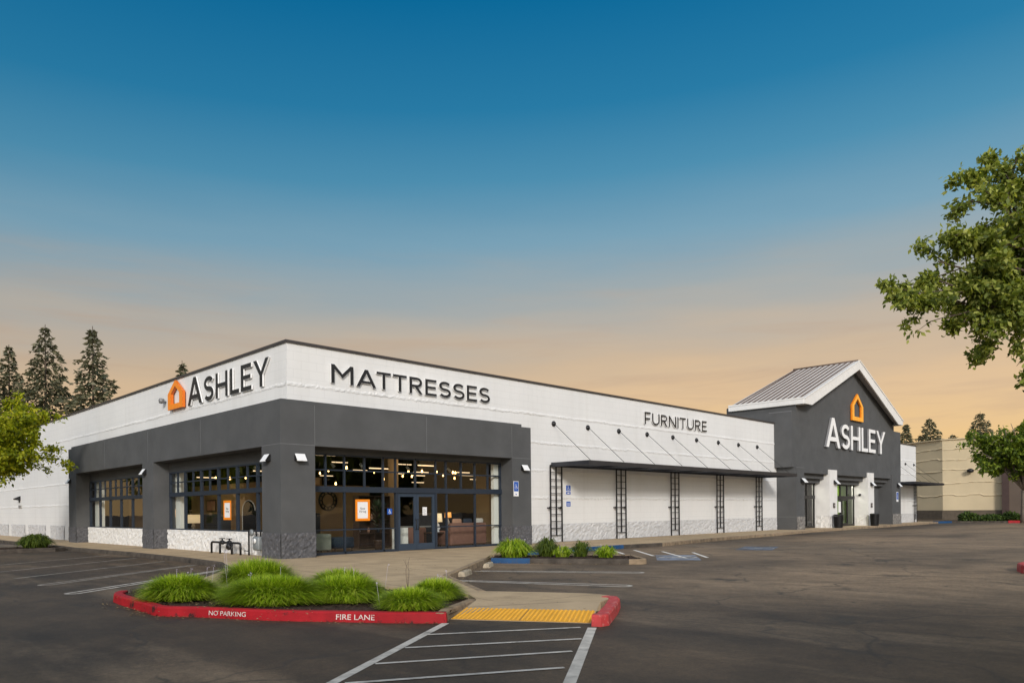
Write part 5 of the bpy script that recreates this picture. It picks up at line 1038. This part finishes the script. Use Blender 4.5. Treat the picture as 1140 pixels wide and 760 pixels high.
def conifer(name,label,base,h,wd,seed,group,m_):
    """straight trunk with whorls of drooping boughs carrying flat sprays of needles"""
    r_=np.random.default_rng(seed); t=thing(name,label,'conifer',base,group); b=Vector(base); mb=MB(); mb.tube([b,b+Vector((0,0,h*.5)),b+Vector((0,0,h))],[h*.011,h*.007,h*.0015],8); mb.build('trunk',BARK,t)
    pts=[];dirs=[];szs=[]
    z=.12*h; ang=0
    while z<h*.985:
        f=(z/h); ln=wd*(1-f)**.72*(.62+.38*min(1,(f-.05)*4)); nb=int(r_.integers(5,8))
        for i in range(nb):
            a_=ang+2*PI*i/nb+r_.normal(0,.25); l=ln*r_.uniform(.55,1.15); m=max(6,int(l*9)); u=np.sqrt(r_.random(m)); rad_=u*l; dz=.10*rad_-.16*rad_**2/max(l,.4)+r_.normal(0,.10,m)
            side_=r_.normal(0,.16,m)*l*(.4+.6*u)
            pts.append(np.stack([b.x+np.cos(a_)*rad_-np.sin(a_)*side_,b.y+np.sin(a_)*rad_+np.cos(a_)*side_,b.z+z+dz],1)); aa=a_+r_.normal(0,.6,m); dirs.append(np.stack([np.cos(aa),np.sin(aa),r_.normal(-.35,.4,m)],1)); szs.append(np.full(m,.34+.20*(1-f)))
        ang+=1.1; z+=h*.015+.10*r_.random()
    P=np.concatenate(pts);D=np.concatenate(dirs);S_=np.concatenate(szs)*r_.uniform(.6,1.3,len(P)); D/=np.linalg.norm(D,axis=1)[:,None]; q=r_.normal(0,1,D.shape); W_=np.cross(D,q); W_/=np.linalg.norm(W_,axis=1)[:,None]
    L_=D*S_[:,None]; W_=W_*(S_*.36)[:,None]; V=np.stack([P-L_*.3,P+W_,P+L_,P-W_],1).reshape(-1,3); k=np.arange(len(P))*4
    npmesh('crown',V,np.stack([k,k+1,k+2,k+3],1),m_,t); return t
CN=mat_leaf('needles',[(.036,.044,.024),(.075,.08,.042),(.12,.115,.06),(.18,.155,.09)],.15)
CF='conifers standing behind the store'
conifer('conifer','tallest conifer standing nearest the left end of the roofline',(24.8,88.45,0),22.0,5.2,201,CF,CN)
conifer('conifer','broad conifer second from the right of the left group',(22.5,97.8,0),23.5,6.2,202,CF,CN)
conifer('conifer','slim conifer at the left of the left group behind the yellow green tree',(20.7,106.7,0),22.4,4.6,203,CF,CN)
conifer('conifer','conifer cut by the left edge of the photo',(17.5,103,0),19.4,5.0,208,CF,CN)
conifer('conifer','lone conifer tip rising over the parapet beside the orange emblem',(31.6,81.6,0),18.2,3.4,204,CF,CN)
CR='conifers behind the beige neighbour'
conifer('conifer','small dark conifer just right of the gable eave',(141,42.6,0),16.2,4.6,205,CR,CN)
conifer('conifer','wide pair topped conifer above the middle of the beige block',(149.5,41.2,0),17.8,6.5,206,CR,CN)
conifer('conifer','low conifer right of the wide one above the beige block',(152,38.2,0),14.8,6.5,209,CR,CN)
conifer('conifer','taller conifer rising behind the round tree at the right edge',(144.4,32.1,0),17.6,6.0,207,CR,CN)
# hedge by the neighbour
def hedge(label,x0,y0,x1,y1,wd,h,n,seed):
    r_=np.random.default_rng(seed); t=thing('hedge',label,'hedge',((x0+x1)/2,(y0+y1)/2,.1)); u=r_.random(n); v=r_.uniform(-1,1,n); top=h*(.72+.28*np.sin(u*23)*np.sin(u*7+1))*(1-.25*v**2)
    z=top*np.sqrt(r_.random(n)); d=np.array([x1-x0,y1-y0]); ln=np.linalg.norm(d); nv=np.array([-d[1],d[0]])/ln
    P=np.stack([x0+d[0]*u+nv[0]*v*wd/2,y0+d[1]*u+nv[1]*v*wd/2,.1+z],1); leaf_cloud('foliage',P,.26,LF1H,t,seed)
    mb=MB(); N=12
    for i in range(N): x=x0+d[0]*(i+.5)/N; y=y0+d[1]*(i+.5)/N; mb.tube([(x,y,.05),(x,y,h*.5)],.04,5)
    mb.build('stem',BARK,t)
hedge('low green hedge before the beige block at the right edge',84.6,20.6,88.5,12.6,2.4,.95,9000,301)
g=MB(); strip(g,[(82.2,23.5),(83.0,21.0),(86.5,11.5),(87,10.5)],.2,-.02,.17); struct('grimy_kerb',g,KERBDARK)
g=MB(); strip(g,[(83.35,16.3),(84.5,13.3)],.25,-.02,.24); struct('red_kerb',g,REDK)
g=MB(); strip(g,[(79.9,21.62),(82.3,20.8)],.25,-.02,.19); struct('blue_kerb',g,BLUEK)
bed_poly=[(83.2,21.0),(86.7,11.5),(94,12),(92,24),(84,24)]; g=MB(); g.prism(bed_poly,-.02,.10); tag(g.build('mulch',MULCH),kind='stuff')

# ------------------------------------------------------------------ neighbouring buildings
BEI=mat('beige_block',(.58,.475,.31),.85,0,.06,.4,.5,30,.3); BEID=mat('brown_base',(.10,.078,.055),.85,0,.2,2,.6,20)
NB=thing('neighbour_building','beige block building with a dark base beyond the right end of the store','building',(104.1,27.3,0))
mb=MB(); pl=[(104.1,27.3),(107.3,32.6),(113,50),(140,50),(140,21),(104.7,21.1)]; mb.prism(pl,.0,9.95)
old=mb
def wave_course(o,e,z,seed):
    r_=random.Random(seed); o=Vector((*o,0));e=Vector((*e,0)); d=(e-o); N=int(d.length/.35); nv=Vector((d.y,-d.x,0)).normalized(); nv=nv if nv.x<0 else -nv; vs_=[]; up=Vector((0,0,1)); lv=0
    for i in range(N+1):
        if i%4==0: lv=r_.uniform(-.14,.14)
        p=o+d*(i/N); out=r_.uniform(.03,.12); vs_+=[p+up*(z+lv)+nv*.005,p+up*(z+.10+lv)+nv*out,p+up*(z+.22+lv)+nv*.005]
    mb.add(vs_,[(i*3+k,(i+1)*3+k,(i+1)*3+k+1,i*3+k+1) for i in range(N) for k in range(2)],0)
for i,z in enumerate((2.9,4.45,6.0,7.4,8.7)): wave_course((104.1,27.3),(104.7,21.1),z,i); wave_course((107.3,32.6),(104.1,27.3),z,i+9)
mb.build('wall',BEI,NB)
mb=MB(); mb.prism([(103.98,27.35),(107.18,32.68),(107.4,32.6),(104.1,27.3),(104.7,21.1),(104.6,21.0)],0,1.15); mb.build('base_band',BEID,NB)
mb=MB(); mb.prism([(103.9,27.4),(107.15,32.75),(107.6,32.5),(104.3,27.2),(104.9,21.1),(104.5,20.9)],9.95,10.08); mb.build('parapet_cap',BEI,NB)
t=thing('flood_lamp','black flood lamp on the beige block wall','flood lamp',(104.3,24.2,5.8)); mb=MB(); mb.lathe([(.1,-.25),(.35,-.2),(.4,.1),(.1,.25)],(103.9,24.2,6.0),12); mb.build('lamp_head',BLACK,t); mb=MB(); mb.tube([(104.4,24.2,6.0),(103.9,24.2,6.0)],.07,6); mb.build('bracket',BLACK,t)
NB2=thing('neighbour_building','dull brown building behind the round tree at the right edge','building',(105,20,0))
mb=MB(); mb.box((103.9,-14,0),(140,20.9,8.6)); mb.build('wall',mat('brown_block',(.115,.085,.065),.85,0,.1,.5,.4,20),NB2); mb=MB(); mb.box((103.75,20.2,0),(103.9,20.9,8.4)); mb.build('downpipe',mat('brown_trim',(.06,.035,.03)),NB2); mb=MB(); mb.box((103.8,-14,8.6),(140,20.9,8.75)); mb.build('parapet_cap',CAP,NB2)

# ------------------------------------------------------------------ the wooded edge of the lot behind the viewer: it shades the near asphalt and shows in the shop glass
def woods(name,arc_,n,seed,h0,h1):
    r_=np.random.default_rng(seed); a0,a1,rr0=arc_; m=int((a1-a0)/4.5); cs=[]
    for i in range(m):
        a_=rad(a0+(a1-a0)*(i+r_.random()*.8)/m); d=rr0*r_.uniform(.9,1.15); cs.append((d*math.cos(a_),d*math.sin(a_),r_.uniform(h0,h1),r_.uniform(3,5)))
    P=[]
    for x,y,h,w_ in cs:
        k=n//m; q=r_.normal(0,1,(k,3)); q/=np.linalg.norm(q,axis=1)[:,None]; q*=np.cbrt(r_.random(k))[:,None]; P.append(np.stack([x+q[:,0]*w_,y+q[:,1]*w_,h*.55+q[:,2]*h*.47],1))
    return tag(leaf_cloud(name,np.concatenate(P),1.1,LF1,None,seed),kind='stuff')
woods('woods',(112,158,52),16000,401,8,14); woods('woods',(-62,-20,48),14000,402,7,11); woods('woods',(87,124,82),14000,403,10,15)
for i,(x,y) in enumerate(((-3.6,-3.7),(-6.6,.6),(1.4,-6.6),(5.0,-9.6))):
    tree('street_tree',('low shade tree behind the viewer, %s of the lot edge'%('nearest the middle','at the left end','right of the middle','at the right end')[i]),(x,y,0),2.6,(x,y,5.2),(2.9,2.9,1.35),14,9000,.30,LF1,BARK,410+i,.16,'shade trees along the near edge of the lot',8)

# dry leaves blown against the kerbs and over the mulch
def litter(name,segs,n,seed):
    r_=np.random.default_rng(seed); P=[]
    for (x0,y0),(x1,y1),wd,z,k in segs:
        m=int(n*k); u=r_.random(m); o=np.abs(r_.normal(0,1,m))*wd; d=np.array([x1-x0,y1-y0]); ln=np.linalg.norm(d); nv=np.array([d[1],-d[0]])/ln
        P.append(np.stack([x0+d[0]*u+nv[0]*o,y0+d[1]*u+nv[1]*o,np.full(m,z)+r_.random(m)*.01],1))
    P=np.concatenate(P); m=len(P); a_=r_.random(m)*2*PI; L_=np.stack([np.cos(a_),np.sin(a_),r_.normal(0,.2,m)],1)*(r_.uniform(.02,.05,m))[:,None]; W_=np.stack([-np.sin(a_),np.cos(a_),r_.normal(0,.3,m)],1)*(r_.uniform(.008,.018,m))[:,None]
    V=np.stack([P-L_*.5,P+W_,P+L_*.5,P-W_],1).reshape(-1,3); V[:,2]=np.maximum(V[:,2],np.repeat(P[:,2],4)-.004); k=np.arange(m)*4
    return tag(npmesh(name,V,np.stack([k,k+1,k+2,k+3],1),mat_leaf('dry_leaf',[(.10,.06,.03),(.20,.13,.06),(.32,.24,.12)],.1),None),kind='stuff')
litter('leaf_litter',[((4.44,15.0),(4.44,12.5),.16,.012,.12),((4.44,12.5),(7.0,8.45),.18,.012,.25),((11.1,12.9),(15.9,17.0),.25,.012,.2),((16.05,16.9),(18.3,13.1),.2,.012,.12),((10.3,8.0),(9.5,10.1),.2,.012,.08),((28,18.4),(48,20.5),.25,.012,.2),((6.0,9.9),(4.9,14.8),-.5,.15,.15),((9.2,22),(9.9,31),-.2,.012,.1),((9.0,11.5),(14.5,21),1.2,.158,.1)],900,505)
